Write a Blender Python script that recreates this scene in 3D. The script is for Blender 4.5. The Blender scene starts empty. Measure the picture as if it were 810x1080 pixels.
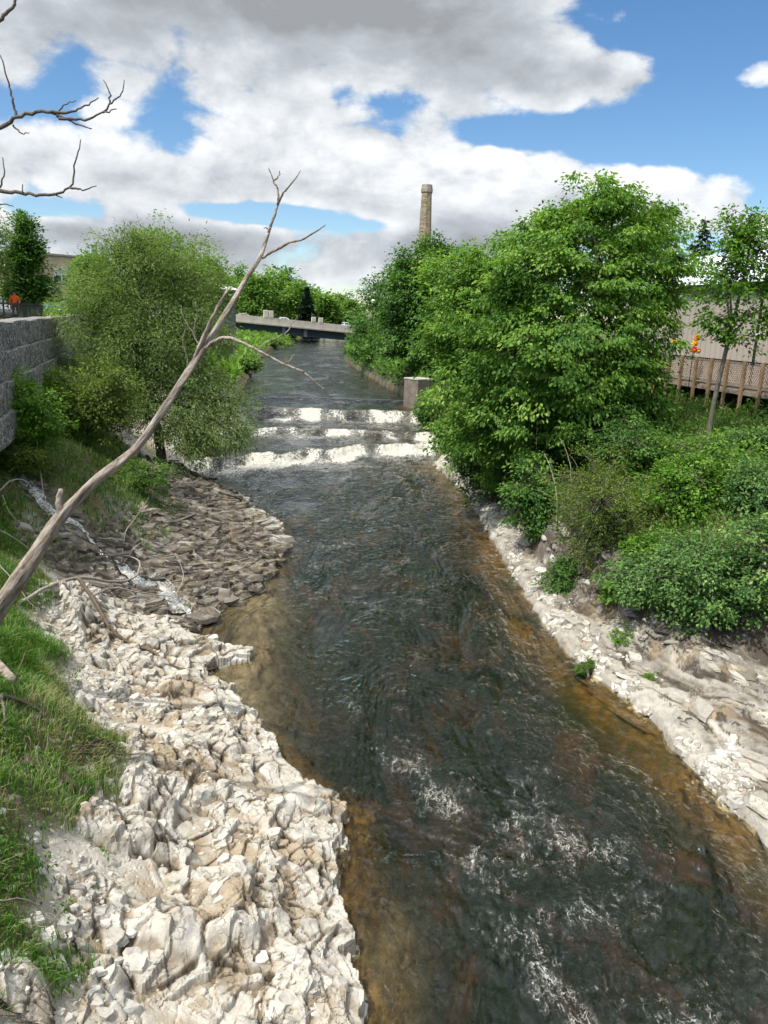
import bpy, math, random
import numpy as np
from mathutils import Vector
R_ = np.random.RandomState
rng = R_(7)
random.seed(7)
S = bpy.context.scene
C = S.collection
rad = math.radians

# ------------------------------------------------------------------ camera
PITCH, ROLL, F, H = rad(14.2), rad(2.1), 811.0, 9.0
FW = np.array([0, math.cos(PITCH), -math.sin(PITCH)])
R0 = np.array([1.0, 0, 0]); U0 = np.array([0, math.sin(PITCH), math.cos(PITCH)])
RT = R0*math.cos(ROLL) + U0*math.sin(ROLL)
UP = -R0*math.sin(ROLL) + U0*math.cos(ROLL)
EYE = np.array([0, 0, H])
def ray(px, py): return FW + (px-405)/F*RT + (540-py)/F*UP
def at(px, py, Y):
    d = ray(px, py); return EYE + d*(Y/d[1])
def atz(px, py, z):
    d = ray(px, py); return EYE + d*((z-H)/d[2])
cam = bpy.data.cameras.new('camera'); co = bpy.data.objects.new('camera', cam); C.objects.link(co)
cam.sensor_fit = 'VERTICAL'; cam.sensor_height = 24; cam.sensor_width = 18; cam.lens = F/1080*24
cam.clip_start = .1; cam.clip_end = 8000
from mathutils import Matrix
m = Matrix.Identity(4)
for i in range(3):
    m[i][0] = RT[i]; m[i][1] = UP[i]; m[i][2] = -FW[i]; m[i][3] = EYE[i]
co.matrix_world = m
S.camera = co

# ------------------------------------------------------------------ noise
def _h(ix, iy, s):
    h = ix.astype(np.int32).astype(np.uint32)*np.uint32(374761393) + iy.astype(np.int32).astype(np.uint32)*np.uint32(668265263) + np.uint32((s*974634777) & 0xffffffff)
    h ^= h >> np.uint32(13); h *= np.uint32(1274126177); h ^= h >> np.uint32(15); h *= np.uint32(2246822519); h ^= h >> np.uint32(16)
    return h
def hr(ix, iy, s): return _h(np.asarray(ix), np.asarray(iy), s)/4294967295.0
GXT = np.cos(np.arange(64)*2*math.pi/64); GYT = np.sin(np.arange(64)*2*math.pi/64)
def perlin(x, y, s=0):
    x, y = np.broadcast_arrays(x, y)
    if x.size > 30000:
        sh_ = x.shape; xf, yf = x.ravel(), y.ravel(); out = np.empty(xf.size)
        for i in range(0, xf.size, 20000): out[i:i+20000] = perlin(xf[i:i+20000], yf[i:i+20000], s)
        return out.reshape(sh_)
    ix = np.floor(x); iy = np.floor(y); fx = x-ix; fy = y-iy
    ux = fx*fx*fx*(fx*(fx*6-15)+10); uy = fy*fy*fy*(fy*(fy*6-15)+10)
    def g(a, b):
        k = _h(ix+a, iy+b, s) >> np.uint32(26)
        return GXT[k]*(fx-a) + GYT[k]*(fy-b)
    a = g(0, 0); b = g(1, 0); c = g(0, 1); d = g(1, 1)
    p = a+(b-a)*ux
    return (p + ((c+(d-c)*ux)-p)*uy)*1.5
def fbm(x, y, o=4, s=0, lac=2.03, gain=.5):
    t = 0; a = 1.0; n = 0
    for k in range(o):
        t = t + a*perlin(x*lac**k + 17.3*k, y*lac**k - 9.1*k, s+k*31); n += a; a *= gain
    return t/n*1.3
def voro(x, y, s=0, jit=.95):
    ix = np.floor(x); iy = np.floor(y)
    f1 = np.full(x.shape, 9.); f2 = np.full(x.shape, 9.); idr = np.zeros(x.shape); tx = np.zeros(x.shape); ty = np.zeros(x.shape)
    for a in (-1, 0, 1):
        for b in (-1, 0, 1):
            cx = ix+a; cy = iy+b
            px = cx+.5+(hr(cx, cy, s)-.5)*jit; py = cy+.5+(hr(cx, cy, s+5)-.5)*jit
            dx = x-px; dy = y-py; d = np.sqrt(dx*dx+dy*dy)
            n = d < f1
            f2 = np.where(n, f1, np.minimum(f2, d))
            f1 = np.where(n, d, f1)
            idr = np.where(n, hr(cx, cy, s+9), idr); tx = np.where(n, dx, tx); ty = np.where(n, dy, ty)
    return f1, f2, idr, tx, ty
def sstep(a, b, x):
    t = np.clip((x-a)/(b-a), 0, 1); return t*t*(3-2*t)

# ------------------------------------------------------------------ river plan
def zlist(pts, z): return [tuple(atz(a, b, z)[:2]) for a, b in pts]
LEFT = [(1.5, -200), (1.2, -40), (.6, 0)] + zlist([(385, 1085), (377, 1040), (364, 985), (354, 930), (358, 880), (362, 852), (338, 846), (312, 815), (280, 785),
        (262, 757), (236, 728), (214, 712), (225, 704), (262, 699), (266, 690), (240, 686), (206, 678), (196, 668), (216, 655), (258, 628), (284, 602), (300, 575), (290, 553), (258, 530), (225, 512), (200, 500), (184, 484)], 0) + \
       [(-13.5, 50), (-13.8, 60), (-13.5, 71), (-16, 90), (-20, 118), (-24, 160), (-25, 190), (-27, 265), (-40, 420), (-90, 900), (-200, 2500)]
RIGHT = [(9, -200), (8.6, -40), (8, 0)] + zlist([(905, 985), (850, 930), (810, 892), (776, 858), (738, 818), (690, 762), (640, 722), (596, 686), (570, 650), (550, 618), (530, 585), (512, 556), (494, 523), (475, 503), (458, 490)], 0) + \
       [(4.6, 52), (4.3, 60), (3.2, 68), (2.2, 72), (-.5, 86), (-4.5, 110), (-8, 135), (-9, 165), (-9, 221), (-10, 265), (-20, 420), (-60, 900), (-160, 2500)]
LEFT = np.array(LEFT); RIGHT = np.array(RIGHT)
def pdist(x, y, L):
    x = np.asarray(x, float); y = np.asarray(y, float)
    if x.size > 6000:
        o = np.argsort(y, kind='stable'); out = np.empty(x.size)
        for ch in np.array_split(o, max(2, x.size//6000)): out[ch] = pdist(x[ch], y[ch], L)
        return out
    best = np.full(x.shape, 1e18)
    if x.size > 400:
        lo, hi = y.min(), y.max(); mg = 14 + .5*abs(hi) if hi > 45 or lo < 0 else 14
        keep = [(a, b) for a, b in zip(L[:-1], L[1:]) if max(a[1], b[1]) > lo-mg and min(a[1], b[1]) < hi+mg]
        if keep:
            for (ax, ay), (bx, by) in keep:
                vx, vy = bx-ax, by-ay; q = vx*vx+vy*vy
                t = np.clip(((x-ax)*vx + (y-ay)*vy)/q, 0, 1)
                np.minimum(best, (x-ax-t*vx)**2 + (y-ay-t*vy)**2, out=best)
            return np.sqrt(best)
    for (ax, ay), (bx, by) in zip(L[:-1], L[1:]):
        vx, vy = bx-ax, by-ay; q = vx*vx+vy*vy
        t = np.clip(((x-ax)*vx + (y-ay)*vy)/q, 0, 1)
        d = (x-ax-t*vx)**2 + (y-ay-t*vy)**2
        np.minimum(best, d, out=best)
    return np.sqrt(best)
POLY = np.vstack([LEFT, RIGHT[::-1]])
def inside(x, y):
    r = np.zeros(x.shape, bool); n = len(POLY)
    if x.size > 6000:
        o = np.argsort(y, kind='stable')
        for ch in np.array_split(o, x.size//3000): r[ch] = inside(x[ch], y[ch])
        return r
    lo, hi = (y.min(), y.max()) if x.size else (0, 0)
    for i in range(n):
        x1, y1 = POLY[i]; x2, y2 = POLY[(i+1) % n]
        if y1 == y2 or max(y1, y2) < lo or min(y1, y2) > hi: continue
        c = ((y1 > y) != (y2 > y)) & (x < (x2-x1)*(y-y1)/(y2-y1)+x1)
        r ^= c
    return r
# water level: pool below the ledges at 0, four drops, upper reach
def wlines(x, y):
    n = fbm(x*.35, y*.12, 3, 77)
    return [(71.2 + .02*x + .15*n, .16, .5), (64.6 + .05*x + .9*n, .68, 2.2), (57.8+.05*x + 1.1*n, .34, 1.1), (np.minimum(46.4 + .72*(x+10), 55.2) + 2.2*n, .42, 1.8)]
def wlevel(x, y):
    z = np.zeros(x.shape)
    for y0, h, w in wlines(x, y): z = z + h*sstep(y0-w, y0+.1, y)
    return z + np.clip(y-72, 0, 300)*.003
# stations (y) and bank profiles: height over distance from the waterline
LP = {-60: [(0, .3), (1, .6), (3, 1.6), (6, 4.2), (9, 6.4), (12, 7.6), (40, 8)],
      8: [(0, .22), (.4, .5), (1.2, .75), (2.2, 1.1), (3.2, 1.7), (4, 2.4), (6, 4.3), (9, 6.6), (12, 7.8), (40, 8)],
      14: [(0, .22), (.5, .5), (1.4, .75), (2.6, 1.15), (3.6, 1.7), (4.6, 2.5), (6.6, 4.1), (9, 5.4), (13, 6.6), (40, 8)],
      19: [(0, .2), (.4, .45), (1.2, .75), (2.2, 1.2), (4, 2.5), (6, 3.9), (9, 5.0), (14, 6), (40, 8)],
      25: [(0, .12), (.6, .3), (2, .5), (3.6, .85), (4.6, 1.6), (6.2, 3.0), (8, 4.2), (14, 5), (40, 8)],
      31: [(0, .15), (1, .4), (3, .7), (4.6, 1.1), (5.8, 2.2), (8, 3.7), (12, 4.9), (40, 8)],
      44: [(0, .3), (.7, .9), (3, 2.2), (6, 3.8), (10, 5), (40, 8)],
      75: [(0, .2), (.8, .8), (3, 1.8), (8, 4.0), (16, 5.8), (60, 7)],
      200: [(0, .2), (2, .5), (6, .9), (14, 1.6), (24, 4.5), (80, 6.5)],
      2500: [(0, .3), (3, 1.2), (10, 3), (40, 6), (80, 7)]}
RP = {-60: [(0, .25), (.3, .45), (3, .9), (4.5, 1.8), (7, 3.4), (12, 6), (60, 7)],
      8: [(0, .25), (.3, .45), (2, .75), (4.2, 1.1), (5, 1.9), (7, 3.4), (12, 6), (60, 7)],
      12: [(0, .12), (.35, .36), (2, .75), (4.0, 1.1), (4.5, 2.3), (7, 3.6), (10, 5.2), (16, 5.8), (60, 7)],
      17: [(0, .12), (.35, .36), (1.8, .75), (3.1, 1.05), (3.5, 2.3), (6, 3.5), (9, 4.9), (14, 5.6), (60, 7)],
      21.5: [(0, .12), (.3, .34), (1.1, .65), (1.5, .9), (1.8, 2.3), (4.2, 3.4), (7, 4.7), (10, 5.5), (60, 7)],
      30: [(0, .12), (.3, .34), (.9, .6), (1.15, 2.1), (3, 3.2), (6, 4.7), (9, 5.5), (60, 7)],
      60: [(0, .3), (.4, 1.0), (1.5, 2.2), (4, 3.6), (8, 5.2), (60, 7)],
      100: [(0, .2), (.6, .8), (1.5, 2), (4, 3), (10, 4.8), (60, 6.5)],
      2500: [(0, .3), (3, 1.2), (10, 3), (40, 6), (80, 7)]}
def profile(P, d, y):
    ks = sorted(P); out = np.zeros(d.shape)
    vals = [np.interp(d, [a for a, b in P[k]], [b for a, b in P[k]]) for k in ks]
    yy = np.clip(y, ks[0], ks[-1])
    for i in range(len(ks)-1):
        mk = (yy >= ks[i]) & (yy <= ks[i+1])
        t = (yy-ks[i])/(ks[i+1]-ks[i])
        out = np.where(mk, vals[i]*(1-t)+vals[i+1]*t, out)
    return out
WALL = [(-11.2, 20.0), (-12.7, 25.0), (-15.7, 35.0), (-18.9, 46.0), (-21.5, 55.0), (-26, 72.0)]
def wallx(y): return np.interp(y, [-60] + [p[1] for p in WALL] + [140], [-13] + [p[0] for p in WALL] + [-44])
# brook line on the left bank, pixel trace dropped on bank heights
BROOK = np.array([tuple(atz(a, b, z)[:2]) for a, b, z in [(-10, 500, 3.6), (30, 520, 3.1), (52, 545, 2.5), (85, 557, 2.05), (102, 574, 1.7), (122, 592, 1.25), (145, 616, .75), (170, 618, .6), (180, 636, .42), (192, 652, .25)]])
def base_height(x, y, masks=False):
    x = np.asarray(x, float); y = np.asarray(y, float)
    dL = pdist(x, y, LEFT); dR = pdist(x, y, RIGHT); ins = inside(x, y)
    w = wlevel(x, y)
    d = np.minimum(dL, dR); left = dL < dR
    left = np.where(ins, left, np.where(np.abs(y) < 400, x < np.interp(y, LEFT[:, 1], LEFT[:, 0])+1.5, left))
    lp = profile(LP, d, y); rp = profile(RP, d, y)
    land = np.where(left, lp, rp)
    k = sstep(30, 6, d)
    z = w*np.where(y > 40, k, 1) + land
    z = z + sstep(4, 14, d)*fbm(x*.09, y*.09, 3, 3)*.5
    far = sstep(150, 700, np.hypot(x, y)); z = z + far*fbm(x*.003, y*.003, 3, 5)*6
    # terrace behind the gabion wall
    back = sstep(-.05, .12, wallx(y)-x)*sstep(130, 100, y)*sstep(10, 16, y)
    z = np.where(ins, z, z*(1-back) + 8.0*back)
    # bed
    dep = .10 + .85*sstep(.15, np.where(left, 1.5, 3.0), d) + .28*fbm(x*.55, y*.4, 3, 12)*sstep(.2, 1.2, d)
    shal = np.exp(-((x+3.4)/1.5)**2-((y-17)/3.2)**2) + np.exp(-((x+3.6)/1.2)**2-((y-23)/2.8)**2) + .45*np.exp(-((x-.4)/.8)**2-((y-10)/2.6)**2)
    dep = dep*(1-.88*np.clip(shal, 0, 1))
    dep = np.where((y > 46) & (y < 71), dep*.5, np.where(y >= 71, np.maximum(dep, .45)*1.6, dep))
    dep = np.where((d < .5) & ins, np.minimum(dep, .05+dep*d*2), dep)
    z = np.where(ins, w-dep, z)
    if masks: return z, d, left, ins, w, dep
    return z
def rock_detail(x, y, d, left, ins, amp_only=False):
    wx = x + .18*fbm(x*1.3, y*1.3, 3, 21); wy = y + .18*fbm(x*1.3, y*1.3, 3, 22)
    c, s_ = math.cos(.6), math.sin(.6)
    u = wx*c + wy*s_; v = -wx*s_ + wy*c
    f1, f2, i1, tx, ty = voro(u/1.25, v/.75, 41)
    h = (i1-.5)*.30 + (tx*(hr(np.floor(i1*999), np.floor(i1*77), 3)-.5) + ty*(hr(np.floor(i1*999), np.floor(i1*77), 4)-.5))*.40
    h = h - .10*sstep(.10, .0, f2-f1)
    f1, f2, i2, tx, ty = voro(u/.44, v/.27, 51)
    h = h + ((i2-.5)*.17 + tx*(hr(np.floor(i2*999), np.floor(i2*77), 5)-.5)*.17 + ty*(hr(np.floor(i2*999), np.floor(i2*77), 6)-.5)*.17 - .07*sstep(.14, .0, f2-f1))
    f1, f2, i3, tx, ty = voro(u/.15, v/.11, 61)
    sm = .5+.5*np.clip(fbm(x*.8, y*.8, 2, 66)*1.6, -1, 1)
    h = h + ((i3-.5)*.075 - .022*sstep(.12, .0, f2-f1))*sm
    h = h + fbm(x*6, y*6, 3, 71)*.018
    return h
def terr(z, st, sharp=.16, ):
    q = z/st; i = np.floor(q); f = q-i
    return (i + sstep(.5-sharp, .5+sharp, f))*st
def ground(x, y):
    z, d, left, ins, w, dep = base_height(x, y, True)
    x = np.asarray(x, float); y = np.asarray(y, float)
    near = sstep(60, 40, y)*sstep(-5, 2, y)
    # left limestone bank
    lim = 3.6 + .9*fbm(x*.5, y*.4, 3, 81)
    rl = np.where(left & ~ins, sstep(lim+.5, lim-.3, d), 0)
    shelf = sstep(20.2, 21.6, y + .5*fbm(x, y, 2, 83))*sstep(42, 36, y)*np.where(left, 1, 0)     # wet layered shelf
    rl_rub = rl*(1-shelf)
    rd = np.zeros(x.shape); kk = (near > 0) & (d < 6)
    if kk.any(): rd[kk] = rock_detail(x[kk], y[kk], d, left, ins)
    z0 = z
    zr = z - .13 + rd*.30
    zr = np.where(ins | ~left, zr, np.maximum(zr, w-.04 + rd*.2))
    # layered shelf: thin ledges
    zs = terr(z0 + .14*fbm(x*.9+3, y*.7, 4, 91), .13, .10) + .03*fbm(x*4, y*4, 3, 93) + rd*.22
    srock = np.where(left & ~ins, sstep(5.9, 4.9, d + .6*fbm(x*.7, y*.7, 2, 95)), 0)*shelf
    # right shelf
    rr = np.where(~left & ~ins, 1.0, 0)*sstep(3.1, 2.6, z0)
    cr, sr_ = math.cos(-.55), math.sin(-.55)
    u = x*cr + y*sr_; v = -x*sr_ + y*cr
    lay = terr(z0 + .10*fbm(u*.5, v*1.6, 4, 101), .11, .12) + .02*fbm(x*5, y*5, 3, 103)
    f1, f2, ii, tx, ty = voro(v/2.4+.3*fbm(x, y, 2, 105), u/.55+.25*fbm(x*1.1, y*1.1, 2, 106), 107)
    lay = lay + (ii-.5)*.07 - .05*sstep(.07, 0, f2-f1) + rd*.10*sstep(1.0, .2, d) 
    lay = lay + sstep(1.2, 1.5, z0)*rd*.6
    zz = z0 + rl_rub*near*(zr-z0)
    zz = zz + srock*near*(zs-.10-zz)
    zz = zz + rr*near*(lay-.24-zz)
    # bed and soil roughness
    zz = zz + np.where(ins, (.10*fbm(x*1.7, y*1.7, 3, 111) + rd*.35)*np.clip(dep*1.6, .12, .6), 0)*sstep(90, 60, y)
    soil = (1-np.clip(rl+rr+srock, 0, 1))*np.where(ins, 0, 1)
    zz = zz + soil*sstep(90, 50, y)*(.10*fbm(x*1.1, y*1.1, 4, 113))
    # brook groove
    db = pdist(x, y, BROOK)
    zz = np.where(~ins & left, zz - .16*sstep(.75, .1, db), zz)
    rockm = np.clip(rl_rub+srock+rr*sstep(50, 42, y), 0, 1)*sstep(80, 55, y)
    wet = np.clip(np.where(left, .8*srock + .2*srock*sstep(1.9, 1.0, z0 + .5*fbm(x*.55, y*.55, 3, 121))*sstep(37, 30, y + 3*fbm(x*.2, y*.2, 2, 123)), 0) + .8*sstep(.9, .2, db), 0, 1)
    wet = np.where(~left, .9*rr*sstep(.9, 1.2, z0 + .25*fbm(x*.8, y*.8, 3, 125)), wet)
    return zz, rockm, wet, np.where(ins, 1.0, 0), dep, d, left
def gz(x, y):
    return float(ground(np.array([x]), np.array([y]))[0][0])
def hit(px, py):
    """Where the sight line of a photo point meets the ground."""
    d = ray(px, py); ts = np.concatenate([np.arange(4, 60, .12), np.arange(60, 500, .6)])
    P = EYE[None] + d[None]*(ts/d[1])[:, None]
    z = base_height(P[:, 0], P[:, 1]); k = np.nonzero(P[:, 2] < z)[0]
    k = k[0] if len(k) else len(ts)-1
    return np.array([P[k, 0], P[k, 1], gz(P[k, 0], P[k, 1])])

# ------------------------------------------------------------------ mesh helpers
def npmesh(name, V, Fq, smooth=False, attrs=None):
    """V (n,3); Fq (m,k) index array or list of such arrays."""
    me = bpy.data.meshes.new(name)
    Fs = Fq if isinstance(Fq, list) else [Fq]
    Fs = [f for f in Fs if len(f)]
    V = np.asarray(V, np.float32)
    me.vertices.add(len(V)); me.vertices.foreach_set('co', V.ravel())
    loops = np.concatenate([f.ravel() for f in Fs]).astype(np.int32)
    tot = np.concatenate([np.full(len(f), f.shape[1]) for f in Fs]).astype(np.int32)
    st = np.concatenate([[0], np.cumsum(tot)[:-1]]).astype(np.int32)
    me.loops.add(len(loops)); me.loops.foreach_set('vertex_index', loops)
    me.polygons.add(len(tot)); me.polygons.foreach_set('loop_start', st)
    me.polygons.foreach_set('use_smooth', np.full(len(tot), bool(smooth)))
    for k, a in (attrs or {}).items():
        a = np.asarray(a, np.float32)
        if a.ndim == 1:
            me.attributes.new(k, 'FLOAT', 'POINT').data.foreach_set('value', a)
        else:
            me.attributes.new(k, 'FLOAT_COLOR', 'POINT').data.foreach_set('color', a.ravel())
    me.update(calc_edges=True)
    return me
def link(name, me, mat=None, parent=None):
    o = bpy.data.objects.new(name, me); C.objects.link(o)
    if mat is not None and me is not None: me.materials.append(mat)
    if parent is not None: o.parent = parent
    return o
def tag(o, label=None, cat=None, group=None, kind=None):
    if label: o['label'] = label
    if cat: o['category'] = cat
    if group: o['group'] = group
    if kind: o['kind'] = kind
    return o
def empty(name, loc, label=None, cat=None, group=None, rz=0):
    o = bpy.data.objects.new(name, None); C.objects.link(o); o.location = Vector(loc); o.rotation_euler.z = rz
    o.empty_display_size = .2
    return tag(o, label, cat, group)
class MB:
    """collects boxes, prisms and tubes into one mesh; coordinates local to its thing"""
    def __init__(s): s.V = []; s.F = {}; s.n = 0; s.T = []
    def add(s, V, Fs, t=0.0):
        V = np.asarray(V, float); 
        for f in Fs: s.F.setdefault(len(f), []).append([i+s.n for i in f])
        s.V.append(V); s.n += len(V); s.T.append(np.full(len(V), t))
    def box(s, c, size, rz=0, bev=0, ry=0):
        x, y, z = [a/2 for a in size]
        if bev:
            b = min(bev, x*.9, y*.9, z*.9); V = []
            for sz in (-1, 1):
                for sx, sy in ((-1, -1), (1, -1), (1, 1), (-1, 1)):
                    V += [(sx*(x-b), sy*(y-b), sz*z), (sx*x, sy*(y-b), sz*(z-b)), (sx*(x-b), sy*y, sz*(z-b))]
            import itertools
            V = np.array(V); Fs = []
            # hull through explicit faces
            idx = lambda k, j, i: (k*4+j)*3+i
            Fs.append([idx(0, j, 0) for j in (3, 2, 1, 0)]); Fs.append([idx(1, j, 0) for j in range(4)])
            Fs.append([idx(0, 1, 1), idx(0, 2, 1), idx(1, 2, 1), idx(1, 1, 1)]); Fs.append([idx(0, 3, 1), idx(0, 0, 1), idx(1, 0, 1), idx(1, 3, 1)])
            Fs.append([idx(0, 0, 2), idx(0, 1, 2), idx(1, 1, 2), idx(1, 0, 2)]); Fs.append([idx(0, 2, 2), idx(0, 3, 2), idx(1, 3, 2), idx(1, 2, 2)])
            for j, o in ((0, 0), (1, 0), (2, 0), (3, 0)):
                a, b_ = (1, 2)
                Fs.append([idx(0, j, a), idx(0, j, b_), idx(1, j, b_), idx(1, j, a)])
                for k in (0, 1): Fs.append([idx(k, j, 0), idx(k, j, 1), idx(k, j, 2)])
            for k in (0, 1):
                Fs.append([idx(k, 0, 0), idx(k, 1, 0), idx(k, 1, 2), idx(k, 0, 2)]); Fs.append([idx(k, 2, 0), idx(k, 3, 0), idx(k, 3, 2), idx(k, 2, 2)])
                Fs.append([idx(k, 1, 0), idx(k, 2, 0), idx(k, 2, 1), idx(k, 1, 1)]); Fs.append([idx(k, 3, 0), idx(k, 0, 0), idx(k, 0, 1), idx(k, 3, 1)])
        else:
            V = np.array([(sx*x, sy*y, sz*z) for sz in (-1, 1) for sx, sy in ((-1, -1), (1, -1), (1, 1), (-1, 1))])
            Fs = [[3, 2, 1, 0], [4, 5, 6, 7], [0, 1, 5, 4], [1, 2, 6, 5], [2, 3, 7, 6], [3, 0, 4, 7]]
        if ry:
            a, b = math.cos(ry), math.sin(ry); V = np.stack([V[:, 0]*a+V[:, 2]*b, V[:, 1], -V[:, 0]*b+V[:, 2]*a], 1)
        if rz:
            a, b = math.cos(rz), math.sin(rz); V = np.stack([V[:, 0]*a-V[:, 1]*b, V[:, 0]*b+V[:, 1]*a, V[:, 2]], 1)
        s.add(V + np.array(c), Fs); return s
    def bar(s, a, b, w, h):
        """square bar from a to b"""
        a = np.array(a, float); b = np.array(b, float); d = b-a; L = np.linalg.norm(d); d /= L
        r = np.cross(d, [0, 0, 1.0]); 
        if np.linalg.norm(r) < 1e-4: r = np.array([1.0, 0, 0])
        r /= np.linalg.norm(r); u = np.cross(r, d)
        V = [p + r*sx*w/2 + u*sy*h/2 for p in (a, b) for sx, sy in ((-1, -1), (1, -1), (1, 1), (-1, 1))]
        s.add(V, [[3, 2, 1, 0], [4, 5, 6, 7], [0, 1, 5, 4], [1, 2, 6, 5], [2, 3, 7, 6], [3, 0, 4, 7]]); return s
    def prism(s, poly, y0, y1, axis=1):
        """polygon in xz swept along y"""
        n = len(poly)
        V = [(p[0], y, p[1]) for y in (y0, y1) for p in poly]
        s.add(V, [list(range(n)), list(range(2*n-1, n-1, -1))] + [[i, i+n, (i+1) % n+n, (i+1) % n] for i in range(n)]); return s
    def lathe(s, prof, c=(0, 0, 0), n=20):
        V = []; m_ = len(prof)
        for r, z in prof:
            for k in range(n): V.append((c[0]+r*math.cos(k*2*math.pi/n), c[1]+r*math.sin(k*2*math.pi/n), c[2]+z))
        Fs = [[i*n+k, i*n+(k+1) % n, (i+1)*n+(k+1) % n, (i+1)*n+k] for i in range(m_-1) for k in range(n)]
        Fs += [[k for k in range(n-1, -1, -1)], [(m_-1)*n+k for k in range(n)]]
        s.add(V, Fs); return s
    def tube(s, P, r, n=6, t=0.0, wob=0.0):
        P = np.asarray(P, float); r = np.broadcast_to(np.asarray(r, float), (len(P),))
        T = np.gradient(P, axis=0); T /= np.linalg.norm(T, axis=1)[:, None]+1e-9
        ref = np.array([.3, .9, .1]) if abs(T[0][1]) < .8 else np.array([1.0, 0, 0])
        ang = np.arange(n)*2*math.pi/n
        A_ = np.stack([T[:, 1]*ref[2]-T[:, 2]*ref[1], T[:, 2]*ref[0]-T[:, 0]*ref[2], T[:, 0]*ref[1]-T[:, 1]*ref[0]], 1); A_ /= np.linalg.norm(A_, axis=1)[:, None]+1e-9
        B_ = np.stack([T[:, 1]*A_[:, 2]-T[:, 2]*A_[:, 1], T[:, 2]*A_[:, 0]-T[:, 0]*A_[:, 2], T[:, 0]*A_[:, 1]-T[:, 1]*A_[:, 0]], 1)
        ii = np.arange(len(P))[:, None]
        rr = r[:, None]*(1 + (wob*np.sin(ang*3+ii*.35) + wob*.8*np.sin(ang*5-ii*.22) if wob else 0*ang))
        V = (P[:, None, :] + (np.cos(ang)*rr)[..., None]*A_[:, None, :] + (np.sin(ang)*rr)[..., None]*B_[:, None, :]).reshape(-1, 3)
        m_ = len(P)
        Fs = [[i*n+k, i*n+(k+1) % n, (i+1)*n+(k+1) % n, (i+1)*n+k] for i in range(m_-1) for k in range(n)]
        Fs += [list(range(n-1, -1, -1)), [(m_-1)*n+k for k in range(n)]]
        s.add(V, Fs, t); return s
    def build(s, name, mat, parent=None, smooth=False):
        V = np.vstack(s.V); Fs = [np.array(v) for v in s.F.values()]
        return link(name, npmesh(name, V, Fs, smooth, {'tint': np.concatenate(s.T)}), mat, parent)
def smooth_path(P, n):
    """Catmull-Rom through points"""
    P = np.asarray(P, float); k = len(P)
    Q = np.vstack([2*P[0]-P[1], P, 2*P[-1]-P[-2]])
    out = []
    for i in range(k-1):
        p0, p1, p2, p3 = Q[i:i+4]
        for t in np.linspace(0, 1, n, endpoint=False):
            out.append(.5*((2*p1)+(-p0+p2)*t+(2*p0-5*p1+4*p2-p3)*t*t+(-p0+3*p1-3*p2+p3)*t**3))
    out.append(P[-1]); return np.array(out)

# ------------------------------------------------------------------ materials
class NT:
    def __init__(s, tree): s.t = tree; s.n = tree.nodes; s.l = tree.links
    def node(s, typ, props=None, **inp):
        n = s.n.new(typ)
        for k, v in (props or {}).items(): setattr(n, k, v)
        for k, v in inp.items():
            key = int(k[1:]) if k[0] == '_' and k[1:].isdigit() else k.replace('_', ' ')
            s.set(n.inputs[key], v)
        return n
    def set(s, sock, v):
        if isinstance(v, bpy.types.NodeSocket): s.l.new(v, sock)
        elif isinstance(v, bpy.types.Node): s.l.new(v.outputs[0], sock)
        else:
            if sock.type in ('RGBA',) and len(v) == 3: v = (*v, 1)
            sock.default_value = v
    def m(s, op, *a, clamp=False):
        n = s.n.new('ShaderNodeMath'); n.operation = op; n.use_clamp = clamp
        for i, v in enumerate(a): s.set(n.inputs[i], v)
        return n.outputs[0]
    def noise(s, vec, scale, detail=4, rough=.55, dist=0):
        n = s.node('ShaderNodeTexNoise', None, Scale=scale, Detail=detail, Roughness=rough, Distortion=dist)
        if vec is not None: s.l.new(vec, n.inputs['Vector'])
        return n.outputs['Fac']
    def ramp(s, fac, stops, interp='LINEAR'):
        n = s.n.new('ShaderNodeValToRGB'); n.color_ramp.interpolation = interp; e = n.color_ramp.elements
        while len(e) > 1: e.remove(e[-1])
        e[0].position = stops[0][0]; e[0].color = (*stops[0][1], 1) if len(stops[0][1]) == 3 else stops[0][1]
        for p, c in stops[1:]:
            q = e.new(p); q.color = (*c, 1) if len(c) == 3 else c
        s.set(n.inputs[0], fac); return n.outputs[0]
    def mix(s, f, a, b, mode='MIX'):
        n = s.n.new('ShaderNodeMix'); n.data_type = 'RGBA'; n.blend_type = mode
        s.set(n.inputs[0], f); s.set(n.inputs[6], a); s.set(n.inputs[7], b); return n.outputs[2]
    def mr(s, v, a, b, c=0., d=1., typ='SMOOTHSTEP'):
        n = s.n.new('ShaderNodeMapRange'); n.interpolation_type = typ
        for i, q in enumerate((v, a, b, c, d)): s.set(n.inputs[i], q)
        return n.outputs[0]
    def attr(s, name): 
        n = s.n.new('ShaderNodeAttribute'); n.attribute_name = name; return n
    def pos(s): return s.n.new('ShaderNodeNewGeometry').outputs['Position']
    def obj(s): return s.n.new('ShaderNodeTexCoord').outputs['Object']
    def scale(s, v, sc, rot=(0, 0, 0)):
        n = s.n.new('ShaderNodeMapping'); n.inputs['Scale'].default_value = sc; n.inputs['Rotation'].default_value = rot
        s.l.new(v, n.inputs['Vector']); return n.outputs[0]
    def bump(s, h, strength=.5, dist=.05, nrm=None):
        n = s.node('ShaderNodeBump', None, Strength=strength, Distance=dist, Height=h)
        if nrm is not None: s.l.new(nrm, n.inputs['Normal'])
        return n.outputs[0]
def newmat(name):
    ma = bpy.data.materials.new(name); ma.use_nodes = True; ma.node_tree.nodes.clear()
    t = NT(ma.node_tree); out = t.node('ShaderNodeOutputMaterial'); return ma, t, out
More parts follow.
